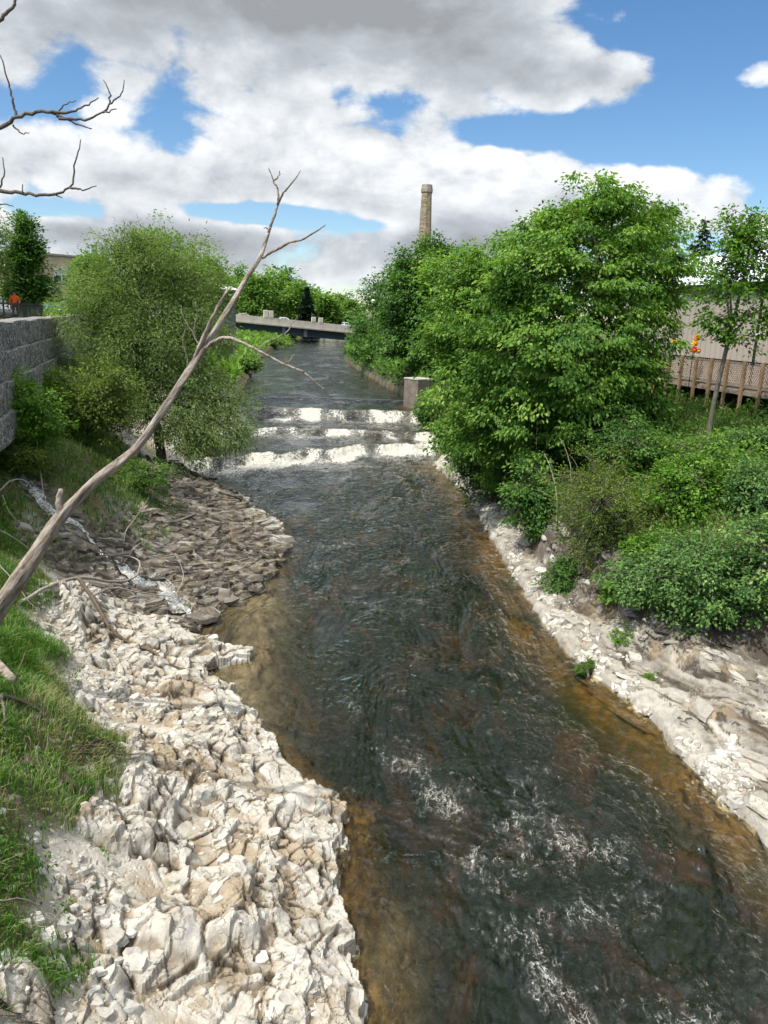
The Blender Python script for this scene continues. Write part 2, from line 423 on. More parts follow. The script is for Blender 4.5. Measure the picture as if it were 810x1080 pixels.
def principled(t, out, col, rough=.8, nrm=None, spec=.3, metal=0.):
    b = t.node('ShaderNodeBsdfPrincipled', None, Base_Color=col, Roughness=rough, Metallic=metal)
    b.inputs['Specular IOR Level'].default_value = spec
    if nrm is not None: t.l.new(nrm, b.inputs['Normal'])
    t.l.new(b.outputs[0], out.inputs[0]); return b
def plain(name, col, rough=.7, var=.25, sc=3., bump=.15, spec=.3, metal=0., col2=None):
    """weathered surface: mottled colour, fine grain"""
    ma, t, out = newmat(name); p = t.obj()
    n = t.noise(p, sc, 6, .65); n2 = t.noise(p, sc*9, 4, .6)
    dark = tuple(c*(1-var) for c in col); lt = tuple(min(1, c*(1+var*.7)) for c in col)
    c = t.ramp(n, [(.3, dark), (.7, lt)])
    if col2: c = t.mix(t.mr(n2, .55, .7), c, col2)
    principled(t, out, c, rough, t.bump(n2, bump, .02), spec, metal); return ma
def leafmat(name, dark, light, trans=.35, rough=.5, yellow=None):
    ma, t, out = newmat(name)
    tint = t.attr('tint').outputs['Fac']
    stops = [(0, dark), (.8, light)] + ([(1, yellow)] if yellow else [])
    col = t.ramp(tint, stops)
    d = t.node('ShaderNodeBsdfPrincipled', None, Base_Color=col, Roughness=rough); d.inputs['Specular IOR Level'].default_value = .25
    tr = t.node('ShaderNodeBsdfTranslucent', None, Color=t.mix(1.0, col, (1.0, 1.05, .45), 'MULTIPLY'))
    mx = t.node('ShaderNodeMixShader', None, _0=trans); t.l.new(d.outputs[0], mx.inputs[1]); t.l.new(tr.outputs[0], mx.inputs[2])
    t.l.new(mx.outputs[0], out.inputs[0]); return ma
def barkmat(name, dark, light, stretch=6, sc=6., bump=.8):
    ma, t, out = newmat(name); p = t.obj()
    n = t.noise(t.scale(p, (1, 1, 1)), sc, 6, .65); n2 = t.noise(p, sc*6, 5, .7)
    c = t.ramp(t.m('ADD', t.m('MULTIPLY', n, .6), t.m('MULTIPLY', n2, .4)), [(.32, dark), (.66, light)])
    principled(t, out, c, .85, t.bump(n2, bump, .03), .2); return ma

M = {}
M['maple'] = leafmat('maple_leaf', (.045, .125, .018), (.205, .365, .055), .48, .45, (.34, .47, .10))
M['dense'] = leafmat('dense_leaf', (.034, .100, .018), (.125, .255, .046), .4, .5, (.19, .32, .07))
M['far'] = leafmat('far_leaf', (.085, .175, .030), (.200, .345, .060), .42, .6, (.24, .38, .07))
M['willow'] = leafmat('willow_leaf', (.10, .165, .048), (.235, .320, .110), .48, .5, (.32, .39, .17))
M['fir'] = leafmat('conifer_needles', (.010, .028, .012), (.030, .062, .026), .1, .6, (.04, .08, .03))
M['lime'] = leafmat('lime_green_leaf', (.060, .150, .012), (.150, .300, .030), .4, .45, (.22, .36, .06))
M['cedar'] = leafmat('olive_leaf', (.055, .105, .012), (.150, .215, .028), .38, .55, (.20, .26, .045))
M['dogwood'] = leafmat('grey_green_leaf', (.050, .120, .036), (.175, .315, .075), .4, .45, (.32, .44, .15))
M['herb'] = leafmat('herb_leaf', (.045, .110, .015), (.135, .255, .036), .4, .55, (.25, .30, .09))
M['grass'] = leafmat('grass_blade', (.040, .120, .014), (.115, .270, .030), .4, .5, (.36, .32, .17))
M['bark'] = barkmat('bark', (.030, .024, .018), (.12, .10, .075))
M['greybark'] = barkmat('grey_bark', (.06, .05, .04), (.20, .17, .135))
def deadmat():
    ma, t, out = newmat('weathered_wood'); p = t.scale(t.scale(t.obj(), (1, 1, 1), (0, rad(-38), 0)), (1, 1, .09))
    n = t.noise(p, 16, 6, .68, .3); n2 = t.noise(t.obj(), 5, 5, .6)
    c = t.ramp(n, [(.33, (.055, .040, .030)), (.46, (.24, .195, .155)), (.62, (.42, .37, .31)), (.8, (.52, .48, .42))])
    c = t.mix(t.m('MULTIPLY', t.mr(n2, .5, .66), .5), c, (.20, .145, .10))
    principled(t, out, c, .85, t.bump(n, 1.0, .05), .2); return ma
M['dead'] = deadmat()
M['stick'] = barkmat('bleached_stick', (.16, .13, .10), (.48, .42, .35), sc=12)
M['brownstick'] = barkmat('brown_stick', (.06, .045, .03), (.20, .155, .11), sc=12)
M['concrete'] = plain('concrete', (.36, .33, .28), .85, .25, 1.2, .2, col2=(.27, .25, .21))
M['palecon'] = plain('pale_parapet_concrete', (.60, .51, .41), .85, .2, .6, .2)
M['steel'] = plain('shaded_girder_grey', (.075, .085, .092), .6, .2, .8, .1)  # girder grey darkened to carry the shade below the deck overhang
M['darkcon'] = plain('stained_concrete', (.30, .26, .205), .9, .5, 1.4, .5, col2=(.09, .08, .065))
M['piercon'] = plain('weathered_pier_concrete', (.20, .17, .135), .9, .5, 1.4, .5, col2=(.08, .07, .055))
M['shadewall'] = plain('underdeck_shade', (.045, .04, .035), .9, .4, 2, .3)  # near-black colour stands in for the shade under the deck
M['sill'] = plain('wet_dark_concrete', (.06, .055, .05), .5, .4, 1.4, .5)
M['siding'] = plain('taupe_siding', (.36, .315, .27), .75, .08, .5, .1)
M['deckwood'] = plain('weathered_timber', (.27, .18, .105), .8, .35, 3, .3)
M['lattice'] = plain('lattice_timber', (.27, .22, .175), .8, .3, 5, .3)
M['metalroof'] = plain('pale_metal_roof', (.62, .65, .67), .45, .08, .7, .05, .4)
M['black'] = plain('black_metal', (.015, .015, .017), .5, .3, 4, .1)
M['white'] = plain('white_paint', (.75, .76, .77), .35, .06, 2, .02, .5)
M['glass'] = plain('window_glass', (.05, .065, .08), .08, .2, .5, .0, .8)
M['globe'] = plain('frosted_globe', (.80, .80, .78), .3, .04, 2, .0, .5)
M['tyre'] = plain('tyre_rubber', (.02, .02, .02), .8, .2, 8, .1)
M['tan'] = plain('beige_car_paint', (.45, .36, .25), .35, .06, 2, .02, .5)
M['silver'] = plain('silver_car_paint', (.30, .34, .42), .3, .06, 2, .02, .6)
M['bluepaint'] = plain('blue_car_paint', (.08, .16, .33), .3, .06, 2, .02, .6)
M['orange'] = plain('orange_cloth', (.75, .13, .02), .85, .15, 6, .1)
M['trouser'] = plain('dark_cloth', (.03, .03, .04), .9, .2, 6, .1)
M['skin'] = plain('skin', (.42, .24, .16), .6, .1, 6, .05)
M['hair'] = plain('hair', (.04, .025, .015), .7, .3, 12, .2)
M['yellow'] = plain('yellow_plastic', (.85, .55, .03), .5, .12, 9, .05)
M['red'] = plain('red_plastic', (.70, .05, .02), .5, .15, 9, .05)
M['amber'] = plain('amber_plastic', (.85, .30, .03), .5, .15, 9, .05)
M['greyshed'] = plain('grey_boards', (.16, .15, .14), .85, .25, 2, .2)
M['eave'] = plain('pale_fascia', (.50, .46, .40), .7, .12, 2, .1)
M['orangeflag'] = M['orange']
# brick
def brickmat(name, c1, c2, mortar, sc):
    ma, t, out = newmat(name); p = t.obj()
    cx = t.n.new('ShaderNodeSeparateXYZ'); t.l.new(p, cx.inputs[0])
    cb = t.n.new('ShaderNodeCombineXYZ'); t.l.new(t.m('ADD', cx.outputs[0], cx.outputs[1]), cb.inputs[0]); t.l.new(cx.outputs[2], cb.inputs[1])
    b = t.node('ShaderNodeTexBrick', None, Color1=c1, Color2=c2, Mortar=mortar, Scale=sc, Mortar_Size=.012, Bias=.0)
    t.l.new(cb.outputs[0], b.inputs['Vector'])
    n = t.noise(p, .7, 5, .6)
    c = t.mix(.6, b.outputs[0], t.ramp(n, [(.3, (.55, .55, .55)), (.7, (1.1, 1.1, 1.1))]), 'MULTIPLY')
    principled(t, out, c, .9, t.bump(b.outputs['Fac'], .4, .01), .2); return ma
M['brick'] = brickmat('tan_brick', (.60, .44, .30), (.50, .36, .24), (.55, .48, .40), 2.2)
M['chimbrick'] = brickmat('chimney_brick', (.42, .33, .21), (.16, .13, .085), (.30, .26, .19), 1.5)
# gabion stone fill
def gabionmat():
    ma, t, out = newmat('gabion_stone'); p = t.obj()
    v = t.node('ShaderNodeTexVoronoi', None, Scale=8.5); t.l.new(p, v.inputs['Vector'])
    v2 = t.node('ShaderNodeTexVoronoi', {'feature': 'DISTANCE_TO_EDGE'}, Scale=8.5); t.l.new(p, v2.inputs['Vector'])
    sv = t.n.new('ShaderNodeSeparateColor'); t.l.new(v.outputs['Color'], sv.inputs[0])
    c = t.ramp(sv.outputs[0], [(0, (.10, .095, .088)), (.5, (.24, .225, .205)), (1, (.42, .395, .36))])
    c = t.mix(t.mr(v2.outputs[0], .0, .07), (.035, .034, .033), c)
    principled(t, out, c, .9, t.bump(v2.outputs[0], .9, .08), .2); return ma
M['gabion'] = gabionmat()
# ground
def groundmat():
    ma, t, out = newmat('limestone_and_soil'); p = t.pos()
    mk = t.n.new('ShaderNodeSeparateColor'); a = t.attr('mask'); t.l.new(a.outputs['Color'], mk.inputs[0])
    rock, wet, bed = mk.outputs[0], mk.outputs[1], mk.outputs[2]; dep = a.outputs['Alpha']
    kind = t.attr('side').outputs['Fac']
    n1 = t.noise(p, .9, 6, .6); n2 = t.noise(p, 4.5, 6, .65, .3); n3 = t.noise(p, 22, 5, .7); n4 = t.noise(p, 2.2, 5, .6)
    # dry limestone: cream white with grey lichen and tan silt
    lime = t.ramp(n2, [(.25, (.36, .335, .29)), (.45, (.52, .49, .425)), (.62, (.62, .585, .51)), (.8, (.68, .65, .58))])
    lime = t.mix(t.m('MULTIPLY', t.mr(n4, .5, .64), .75), lime, (.38, .375, .365))
    lime = t.mix(t.m('MULTIPLY', t.mr(n3, .58, .74), .55), lime, (.22, .20, .17))
    silt = t.attr('silt').outputs['Fac']
    lime = t.mix(t.m('MULTIPLY', silt, .9), lime, t.ramp(n3, [(.3, (.25, .19, .12)), (.7, (.38, .31, .215))]))
    # right shelf a little greyer, striped along the beds
    st = t.noise(t.scale(p, (1.2, 5.5, 9), (0, 0, rad(-32))), 1.0, 6, .65, .5)
    shelf = t.ramp(st, [(.28, (.20, .17, .13)), (.42, (.40, .365, .31)), (.58, (.52, .475, .41)), (.8, (.40, .385, .365))])
    shelf = t.mix(t.m('MULTIPLY', silt, .85), shelf, (.15, .10, .055))
    dry = t.mix(kind, lime, shelf)
    # wet dark ledges, brown/grey
    w = t.ramp(n2, [(.25, (.035, .028, .02)), (.5, (.10, .078, .05)), (.72, (.20, .16, .11))])
    w = t.mix(t.mr(n4, .50, .66), w, (.10, .095, .085))
    w2 = t.ramp(n2, [(.25, (.045, .040, .036)), (.6, (.13, .115, .10)), (.8, (.2, .18, .155))])
    w = t.mix(kind, w, w2)
    rk = t.mix(wet, dry, w)
    # soil under the plants: litter browns and mossy green
    soil = t.ramp(n3, [(.3, (.045, .032, .02)), (.6, (.13, .095, .058)), (.8, (.24, .185, .115))])
    soil = t.mix(t.m('MULTIPLY', t.mr(n1, .40, .62), .55), soil, (.050, .085, .018))
    c = t.mix(rock, soil, rk)
    # stream bed: amber algae in the shallows, dark below
    nb = t.noise(t.scale(p, (1.0, .6, 1)), .8, 5, .62, .6)
    sh = t.ramp(n2, [(.3, (.055, .036, .010)), (.55, (.15, .090, .020)), (.8, (.26, .175, .06))])
    sh = t.mix(t.mr(nb, .46, .6), sh, (.055, .055, .022))
    dp = t.ramp(nb, [(.34, (.006, .014, .007)), (.50, (.016, .030, .010)), (.58, (.075, .032, .012)), (.72, (.15, .10, .028))])
    bedc = t.mix(t.mr(dep, .16, .5), sh, dp)
    pale = t.mix(t.mr(n4, .4, .6), (.19, .17, .13), (.32, .29, .235))
    bedc = t.mix(t.attr('pale').outputs['Fac'], bedc, pale)
    c = t.mix(bed, c, bedc)
    hgt = t.m('ADD', t.m('MULTIPLY', n2, .6), t.m('ADD', t.m('MULTIPLY', n3, .4), t.m('MULTIPLY', t.noise(p, 60, 3, .6), .15)))
    nr = t.bump(hgt, .85, .06)
    ro = t.mr(wet, 0, 1, .88, .42)
    b = principled(t, out, c, .9, nr, .3); t.l.new(ro, b.inputs['Roughness']); return ma
M['ground'] = groundmat()
# water
def watermat(name, clear):
    ma, t, out = newmat(name); p = t.pos()
    foam = t.attr('foam').outputs['Fac']; dep = t.attr('depth').outputs['Fac']
    flow = t.scale(p, (2.4, 1.0, 1.0), (0, 0, rad(-6)))
    r1 = t.noise(flow, 2.6, 5, .6, .6); r2 = t.noise(p, 9, 4, .6, .8); r3 = t.noise(flow, .55, 4, .6, .5); r4 = t.noise(t.scale(p, (.35, 1.0, 1)), .42, 4, .55, .6)
    hg = t.m('ADD', t.m('MULTIPLY', r1, 1.0), t.m('ADD', t.m('MULTIPLY', r2, .22), t.m('ADD', t.m('MULTIPLY', r3, .9), t.m('MULTIPLY', r4, 1.3))))
    act = t.mr(t.noise(t.scale(p, (.55, .22, 1), (0, 0, rad(8))), .9, 4, .6, .6), .36, .64, .22, 1.25)
    nr = t.bump(t.m('MULTIPLY', hg, act), .85, .17)
    fn = t.noise(t.scale(p, (1.6, .8, 1)), 5.5, 6, .7, .3); fl = t.noise(p, .9, 3, .6)
    rn = t.noise(t.scale(p, (1.5, .8, 1), (0, 0, rad(14))), 1.5, 6, .62, 1.1); rn2 = t.noise(t.scale(p, (1.2, .9, 1)), 4.2, 5, .65, 1.4)
    line = t.m('MAXIMUM', t.mr(t.m('ABSOLUTE', t.m('SUBTRACT', rn, .5)), .013, .0), t.m('MULTIPLY', t.mr(t.m('ABSOLUTE', t.m('SUBTRACT', rn2, .5)), .022, .0), .8))
    body = t.mr(t.m('ADD', foam, t.m('MULTIPLY', t.m('SUBTRACT', fn, .5), 1.5)), .60, .92)
    gate = t.mr(t.m('ADD', t.m('MULTIPLY', foam, .9), t.m('MULTIPLY', t.m('SUBTRACT', t.m('ADD', fl, fn), 1.0), .9)), .20, .52)
    ff = t.m('MAXIMUM', body, t.m('MULTIPLY', t.m('MULTIPLY', line, gate), 1.0), clamp=True)
    tr = t.node('ShaderNodeBsdfTransparent', None, Color=(.86, .80, .62))
    mud = t.node('ShaderNodeBsdfDiffuse', None, Color=(.007, .013, .010))
    deepf = t.m('SUBTRACT', 1., t.m('POWER', 2.718, t.m('MULTIPLY', dep, -clear)))
    under = t.node('ShaderNodeMixShader', None, _0=deepf); t.l.new(tr.outputs[0], under.inputs[1]); t.l.new(mud.outputs[0], under.inputs[2])
    gl = t.node('ShaderNodeBsdfGlossy', None, Color=(1, 1, 1), Roughness=.06, Normal=nr)
    fr = t.node('ShaderNodeFresnel', None, IOR=1.38, Normal=nr)
    wat = t.node('ShaderNodeMixShader', None, _0=fr); t.l.new(under.outputs[0], wat.inputs[1]); t.l.new(gl.outputs[0], wat.inputs[2])
    fcol = t.ramp(fn, [(.3, (.26, .23, .15)), (.5, (.44, .42, .35)), (.75, (.60, .605, .585))])
    fo = t.node('ShaderNodeBsdfPrincipled', None, Base_Color=fcol, Roughness=.6, Normal=t.bump(fn, .8, .1))
    al = t.node('ShaderNodeMixShader', None, _0=ff); t.l.new(wat.outputs[0], al.inputs[1]); t.l.new(fo.outputs[0], al.inputs[2])
    t.l.new(al.outputs[0], out.inputs[0]); return ma
M['water'] = watermat('river_water', .6)

# ------------------------------------------------------------------ terrain
def fan(ys, ts, off): 
    Y, T = np.meshgrid(ys, ts, indexing='ij'); return T*(np.abs(Y)+off), Y
def gridfaces(n, m_):
    i = np.arange(n*m_).reshape(n, m_)
    return np.stack([i[:-1, :-1], i[:-1, 1:], i[1:, 1:], i[1:, :-1]], -1).reshape(-1, 4)
def seg(a, b, n): return np.linspace(a, b, n, endpoint=False)
ys = np.concatenate([seg(-400, -40, 12), seg(-40, 0, 20), seg(0, 5, 40), seg(5, 14, 200), seg(14, 24, 160), seg(24, 40, 170), seg(40, 75, 160), np.geomspace(75, 3500, 130)])
ts = np.concatenate([-np.geomspace(30, .9, 36), seg(-.9, -.58, 70), seg(-.58, -.0, 260), seg(0, .14, 60), seg(.14, .66, 220), seg(.66, .9, 50), np.geomspace(.9, 30, 36)])
GX, GY = fan(ys, ts, 3.0)
sh = GX.shape
zz, rk, wet, bed, dep, dd, lf = ground(GX.ravel(), GY.ravel())
gxr, gyr = GX.ravel(), GY.ravel()
low = fbm(gxr*1.1, gyr*1.1, 3, 141)
Zg = zz.reshape(sh)
silt = np.where(lf, (.35+.65*sstep(.0, .35, low + .10))*sstep(.1, .5, dd), sstep(.25, .4, fbm(gxr*.9+gyr*.5, gyr*1.0-gxr*.6, 3, 143)+.08)*sstep(.5, 1.2, dd)*sstep(2.8, 1.2, dd))*(1-wet)
pale = bed*np.clip(np.exp(-((gxr+3.5)/1.5)**2-((gyr-17)/3.2)**2)+np.exp(-((gxr+3.7)/1.2)**2-((gyr-23)/2.8)**2)+.4*np.exp(-((gxr-.5)/.7)**2-((gyr-9.5)/2)**2), 0, 1)
me = npmesh('ground', np.stack([gxr, gyr, zz], 1), gridfaces(*sh), False,
            {'mask': np.stack([rk, wet, bed, dep], 1), 'side': np.where(lf, 0., 1.), 'silt': silt, 'pale': pale})
g = link('ground', me, M['ground']); tag(g, 'pale limestone banks and green river slopes', None, None, 'structure')
del g['label']

# ------------------------------------------------------------------ river
ys = np.concatenate([seg(-120, 0, 30), seg(0, 5, 30), seg(5, 16, 300), seg(16, 40, 330), seg(40, 52, 150), seg(52, 76, 190), seg(76, 150, 120), np.geomspace(150, 2500, 70)])
ts = np.concatenate([seg(-.34, .66, 420)])
WX, WY = fan(ys, ts, 3.0)
# follow the channel: x between the two banks
xl = np.interp(WY[:, 0], LEFT[:, 1], LEFT[:, 0]); xr = np.interp(WY[:, 0], RIGHT[:, 1], RIGHT[:, 0])
xl = np.array([min(xl[max(0, i-40):i+41]) if 5 < WY[i, 0] < 60 else xl[i] for i in range(len(xl))])-1.6; xr = xr + .6
u = np.linspace(0, 1, 420)
WX = xl[:, None] + (xr-xl)[:, None]*u[None]
x, y = WX.ravel(), WY.ravel()
_, d, lft, ins, w, dep = base_height(x, y, True)
flowx = x + .25*y*0
foam = np.zeros(x.shape)
lines = wlines(x, y)
amp = [.36, 1.0, .92, 1.08]; tail = [2.0, 2.6, 3.6, 5.2]
brk = fbm(x*.55, y*.2, 3, 201)
for (y0, h, wd), a, tl in zip(lines, amp, tail):
    s_ = (y0-.15) - y
    f = np.where(s_ < 0, np.exp(-(s_/.25)**2)*.55, np.exp(-np.clip(s_-wd*1.2, 0, 99)/tl))
    foam = np.maximum(foam, a*f*(.72+.75*brk))
foam = np.where(y > 71.5, 0, foam)
# streams of foam below the last ledge and threads in the near rapids
foam = np.maximum(foam, .6*np.exp(-((y-(43.6+.45*(x+9)))/1.3)**2)*sstep(-12, -9, x)*sstep(1, -2, x))
thr = .30*np.exp(-((x-(.9+.33*(14.2-y)))/.42)**2)*sstep(16, 14, y)*sstep(6, 8, y) + .30*np.exp(-((x-(3.4+.25*(12-y)))/1.6)**2)*sstep(15, 12, y) \
    + .36*np.exp(-((x-(.3-.35*(y-14)))/.35)**2)*sstep(13.5, 14.5, y)*sstep(20, 16, y) + .20*np.exp(-((x-1.8)/2.6)**2-((y-12)/3.5)**2) + .36*np.exp(-((x+2.8)/1.1)**2-((y-24.5)/1.5)**2)
foam = np.maximum(foam, thr*(.75+.6*fbm(x*.7, y*.7, 3, 203)))
foam = np.maximum(foam, .26*sstep(16, 26, y)*sstep(50, 40, y)*(.6+.8*fbm(x*.5, y*.25, 3, 207)))
wq = fbm(x*.5, y*.4, 2, 209)
rip = .06*fbm(x*1.5+wq, y*.9, 4, 211) + .05*fbm(x*2.9+.5*y+wq, y*2.2, 3, 213) - .05*np.abs(fbm(x*1.2-.3*y, y*1.1+wq, 3, 219))
rough = .55 + .9*sstep(.2, .6, foam) + .5*np.exp(-((x-3)/2.6)**2-((y-11)/4)**2)
calm = sstep(70, 74, y)
wz = w + rip*rough*(1-.35*calm)*(1-.42*sstep(13, 20, y)) + sstep(.3, .8, foam)*.10*np.abs(fbm(x*2.2, y*2.2, 3, 215))
calmleft = np.clip(np.exp(-((x+3.5)/1.3)**2-((y-17)/3)**2), 0, 1)
wz = wz - rip*rough*.6*calmleft
Fw = gridfaces(len(ys), 420)
me = npmesh('river', np.stack([x, y, wz], 1), Fw, True, {'foam': foam, 'depth': np.where(ins, dep, .05)})
tag(link('river', me, M['water']), kind='structure')

# ------------------------------------------------------------------ foliage
def leaves(name, c, tip, nrm, size, wid, tint, mat, parent=None, fold=.12):
    n = len(c)
    tip = tip/(np.linalg.norm(tip, axis=1)[:, None]+1e-9)
    side = np.cross(tip, nrm); side /= np.linalg.norm(side, axis=1)[:, None]+1e-9
    up = np.cross(side, tip)
    s = size[:, None]; w = (size*wid)[:, None]
    V = np.empty((n, 4, 3)); V[:, 0] = c; V[:, 2] = c + tip*s
    V[:, 1] = c + tip*s*.45 + side*w*.5 + up*s*fold; V[:, 3] = c + tip*s*.45 - side*w*.5 + up*s*fold
    Fq = np.arange(n*4).reshape(n, 4)
    return link(name, npmesh(name, V.reshape(-1, 3), Fq, False, {'tint': np.repeat(np.clip(tint, 0, 1), 4)}), mat, parent)
def sph(n, r):
    v = r.normal(size=(n, 3)); return v/np.linalg.norm(v, axis=1)[:, None]
def tree(name, label, cat, base, lobes, mat, bark='bark', group=None, ncl=300, nlf=60, leaf=.12, wid=.6, cr=.5, trunk=.2, droop=.5, seed=1, flat=.55, hollow=.35, lean=None, trunkpts=None, twig=True, fork=.35, rag=.38, bare=0):
    """trunk and limbs reach into lobes (centre, radii: world); leaves sit in clumps on the twigs"""
    r = R_(seed); base = np.array(base, float)
    root = empty(name, base, label, cat, group)
    lob = [(np.array(l[:3])-base, np.array(l[3:6])) for l in lobes]
    vol = np.array([np.prod(l[1])**.75 for l in lob]); vol /= vol.sum()
    cen = sum(l[0]*v for l, v in zip(lob, vol))
    which = r.choice(len(lob), ncl, p=vol)
    dirs = sph(ncl, r); rr = (hollow + (1-hollow)*r.rand(ncl)**.6)*(1+rag*r.normal(size=ncl)*.5)
    LC = np.array([lob[k][0] for k in which]); LR = np.array([lob[k][1] for k in which])
    cc = LC + dirs*LR*rr[:, None]
    top = cc[:, 2].max()
    cc[:, 2] = np.maximum(cc[:, 2], .15)
    tb = MB()
    hgt = max(cen[2], top*.55)
    if trunkpts is None:
        tp = np.array([[0, 0, -.3], [cen[0]*.08, cen[1]*.08, hgt*.3], [cen[0]*.4, cen[1]*.4, hgt*.7], [cen[0]*.8, cen[1]*.8, hgt*1.05], [cen[0], cen[1], top*.86]])
        tp[1:4] += r.normal(size=(3, 3))*hgt*.02
    else: tp = np.array(trunkpts)-base
    tp = smooth_path(tp, 6); trr = np.linspace(1, .18, len(tp))**.9*trunk; trr[0] *= 1.25
    tb.tube(tp, trr, 8, 0, .05)
    # limbs
    for k, (lc, lr) in enumerate(lob):
        i = int(len(tp)*np.clip(fork + .35*lc[2]/max(top, .1)*r.rand(), .1, .8)); a = tp[i]
        mid = (a+lc)/2 + np.array([0, 0, .12*np.linalg.norm(lc-a)]) + r.normal(size=3)*.06*np.linalg.norm(lc-a)
        lp = smooth_path([a, mid, lc, lc+(lc-mid)*.08], 5)
        r0 = trr[i]*.6
        tb.tube(lp, np.linspace(r0, max(r0*.2, .008), len(lp)), 6)
        if twig:
            ids = np.nonzero(which == k)[0]
            for j in ids[::max(1, len(ids)//30)]:
                s_ = lp[r.randint(len(lp)//2, len(lp))]; e = cc[j]
                m_ = (s_+e)/2 + np.array([0, 0, .1])*np.linalg.norm(e-s_)
                q = smooth_path([s_, m_, e], 3)
                tb.tube(q, np.linspace(max(r0*.28, .012), .006, len(q)), 4)
    tb.build('trunk', M[bark], root, True)
    # leaves
    ci = np.repeat(np.arange(ncl), nlf); n = len(ci)
    cs = cr*(.6+.8*r.rand(ncl))
    off = r.normal(size=(n, 3))*.5; off[:, 2] *= flat
    c = cc[ci] + off*cs[ci][:, None]
    c[:, 2] -= .35*droop*np.hypot(off[:, 0], off[:, 1])**1.5*cs[ci]
    out = c - cen*np.array([1, 1, .7]); out[:, 2] *= .3; out /= np.linalg.norm(out, axis=1)[:, None]+1e-9
    tip = out*.7 + off*.9 + r.normal(size=(n, 3))*.45; tip[:, 2] -= droop
    nrm = r.normal(size=(n, 3))*.45 + np.array([0, 0, 1.0]) + out*.35
    ct = .46 + .22*r.normal(size=ncl)
    tint = ct[ci] + .17*r.normal(size=n) 
    leaves('crown', c, tip, nrm, leaf*(.65+.7*r.rand(n)), wid, tint, M[mat], root)
    return root
def lobe(px, py, rx, ry, Y, dz=None, dy=0):
    c = at(px, py, Y+dy); k = Y/F
    return (c[0], c[1], c[2], rx*k, (rx+ry)*.5*k if dz is None else dz, ry*k)
TAGS = 'broadleaf trees along the right bank'
# main drooping tree on the right
b = hit(640, 482)
Yt = b[1]
tree('maple_tree', 'large bright green broadleaf tree with drooping clumps and forked trunk in front of taupe building', 'tree', b,
     [lobe(620, 240, 60, 42, Yt+1), lobe(560, 290, 62, 50, Yt), lobe(655, 300, 68, 55, Yt), lobe(705, 300, 32, 38, Yt), lobe(540, 370, 70, 55, Yt+.5), lobe(610, 370, 70, 60, Yt-1.2),
      lobe(674, 370, 36, 50, Yt-.6), lobe(570, 435, 60, 50, Yt-.6), lobe(650, 420, 48, 40, Yt-.8), lobe(686, 425, 20, 34, Yt-.8), lobe(515, 440, 45, 48, Yt+.8), lobe(640, 207, 26, 24, Yt+1), lobe(676, 222, 26, 26, Yt+1), lobe(590, 232, 28, 20, Yt+1)],
     'maple', 'bark', TAGS, ncl=780, nlf=96, leaf=.17, wid=.6, cr=.54, trunk=.24, droop=1.1, seed=11, flat=.36, hollow=.25, rag=.4,
     trunkpts=[b+[0, 0, -.3], b+[.1, 0, 1.2], at(634, 425, Yt), at(632, 380, Yt), at(630, 300, Yt), at(628, 250, Yt+.6)])
YB = 37
b = hit(500, 470)
tree('broadleaf_tree', 'mid green leaning broadleaf tree overhanging the rapids beside the concrete pier', 'tree', b,
     [lobe(505, 300, 58, 45, YB), lobe(480, 350, 42, 50, YB), lobe(530, 345, 50, 55, YB+1), lobe(490, 410, 36, 45, YB-.6), lobe(540, 420, 45, 50, YB), lobe(480, 455, 26, 30, YB-2)],
     'maple', 'bark', TAGS, ncl=520, nlf=74, leaf=.18, wid=.62, cr=.6, trunk=.2, droop=.8, seed=12, flat=.5, hollow=.3)
YC = 76
b = np.array([7.5, YC, gz(7.5, YC)])
tree('broadleaf_tree', 'tall dark green tree with domed crown directly below the brick chimney', 'tree', b,
     [lobe(455, 285, 38, 32, YC), lobe(430, 305, 32, 35, YC), lobe(485, 300, 42, 38, YC), lobe(445, 345, 40, 42, YC), lobe(475, 360, 40, 50, YC-2), lobe(420, 350, 26, 40, YC), lobe(455, 262, 18, 12, YC)],
     'dense', 'bark', TAGS, ncl=700, nlf=46, leaf=.30, wid=.65, cr=.85, trunk=.3, droop=.7, seed=13, hollow=.4)
YD = 122
b = np.array([1.0, YD, gz(1.0, YD)])
tree('broadleaf_tree', 'rounded green tree behind the two white globe lamps', 'tree', b,
     [lobe(408, 302, 24, 16, YD), lobe(395, 325, 22, 24, YD), lobe(415, 335, 24, 34, YD), lobe(385, 350, 18, 24, YD-4), lobe(432, 320, 22, 30, YD+2)],
     'dense', 'bark', TAGS, ncl=420, nlf=42, leaf=.34, wid=.65, cr=.9, trunk=.3, droop=.6, seed=14, hollow=.4)
YE = 104
b = np.array([.2, YE, gz(.2, YE)])
tree('bushy_tree', 'low bushy tree leaning over the upper river by the bridge end', 'tree', b,
     [lobe(390, 372, 20, 16, YE), lobe(412, 378, 22, 18, YE), lobe(376, 380, 12, 8, YE), lobe(402, 355, 18, 18, YE), lobe(432, 385, 22, 20, YE-6)],
     'dense', 'bark', TAGS, ncl=260, nlf=44, leaf=.3, wid=.65, cr=.8, trunk=.15, droop=.6, seed=15, hollow=.3)
YF = 52
b = np.array([9, YF, gz(9, YF)])
tree('broadleaf_tree', 'light leafed tree showing above the left shoulder of the drooping tree', 'tree', b,
     [lobe(575, 255, 34, 24, YF), lobe(545, 265, 26, 18, YF), lobe(610, 235, 34, 34, YF), lobe(560, 300, 50, 40, YF), lobe(690, 245, 40, 30, YF), lobe(660, 260, 50, 40, YF)],
     'maple', 'bark', TAGS, ncl=560, nlf=36, leaf=.22, wid=.62, cr=.6, trunk=.26, droop=.7, seed=16, hollow=.2)
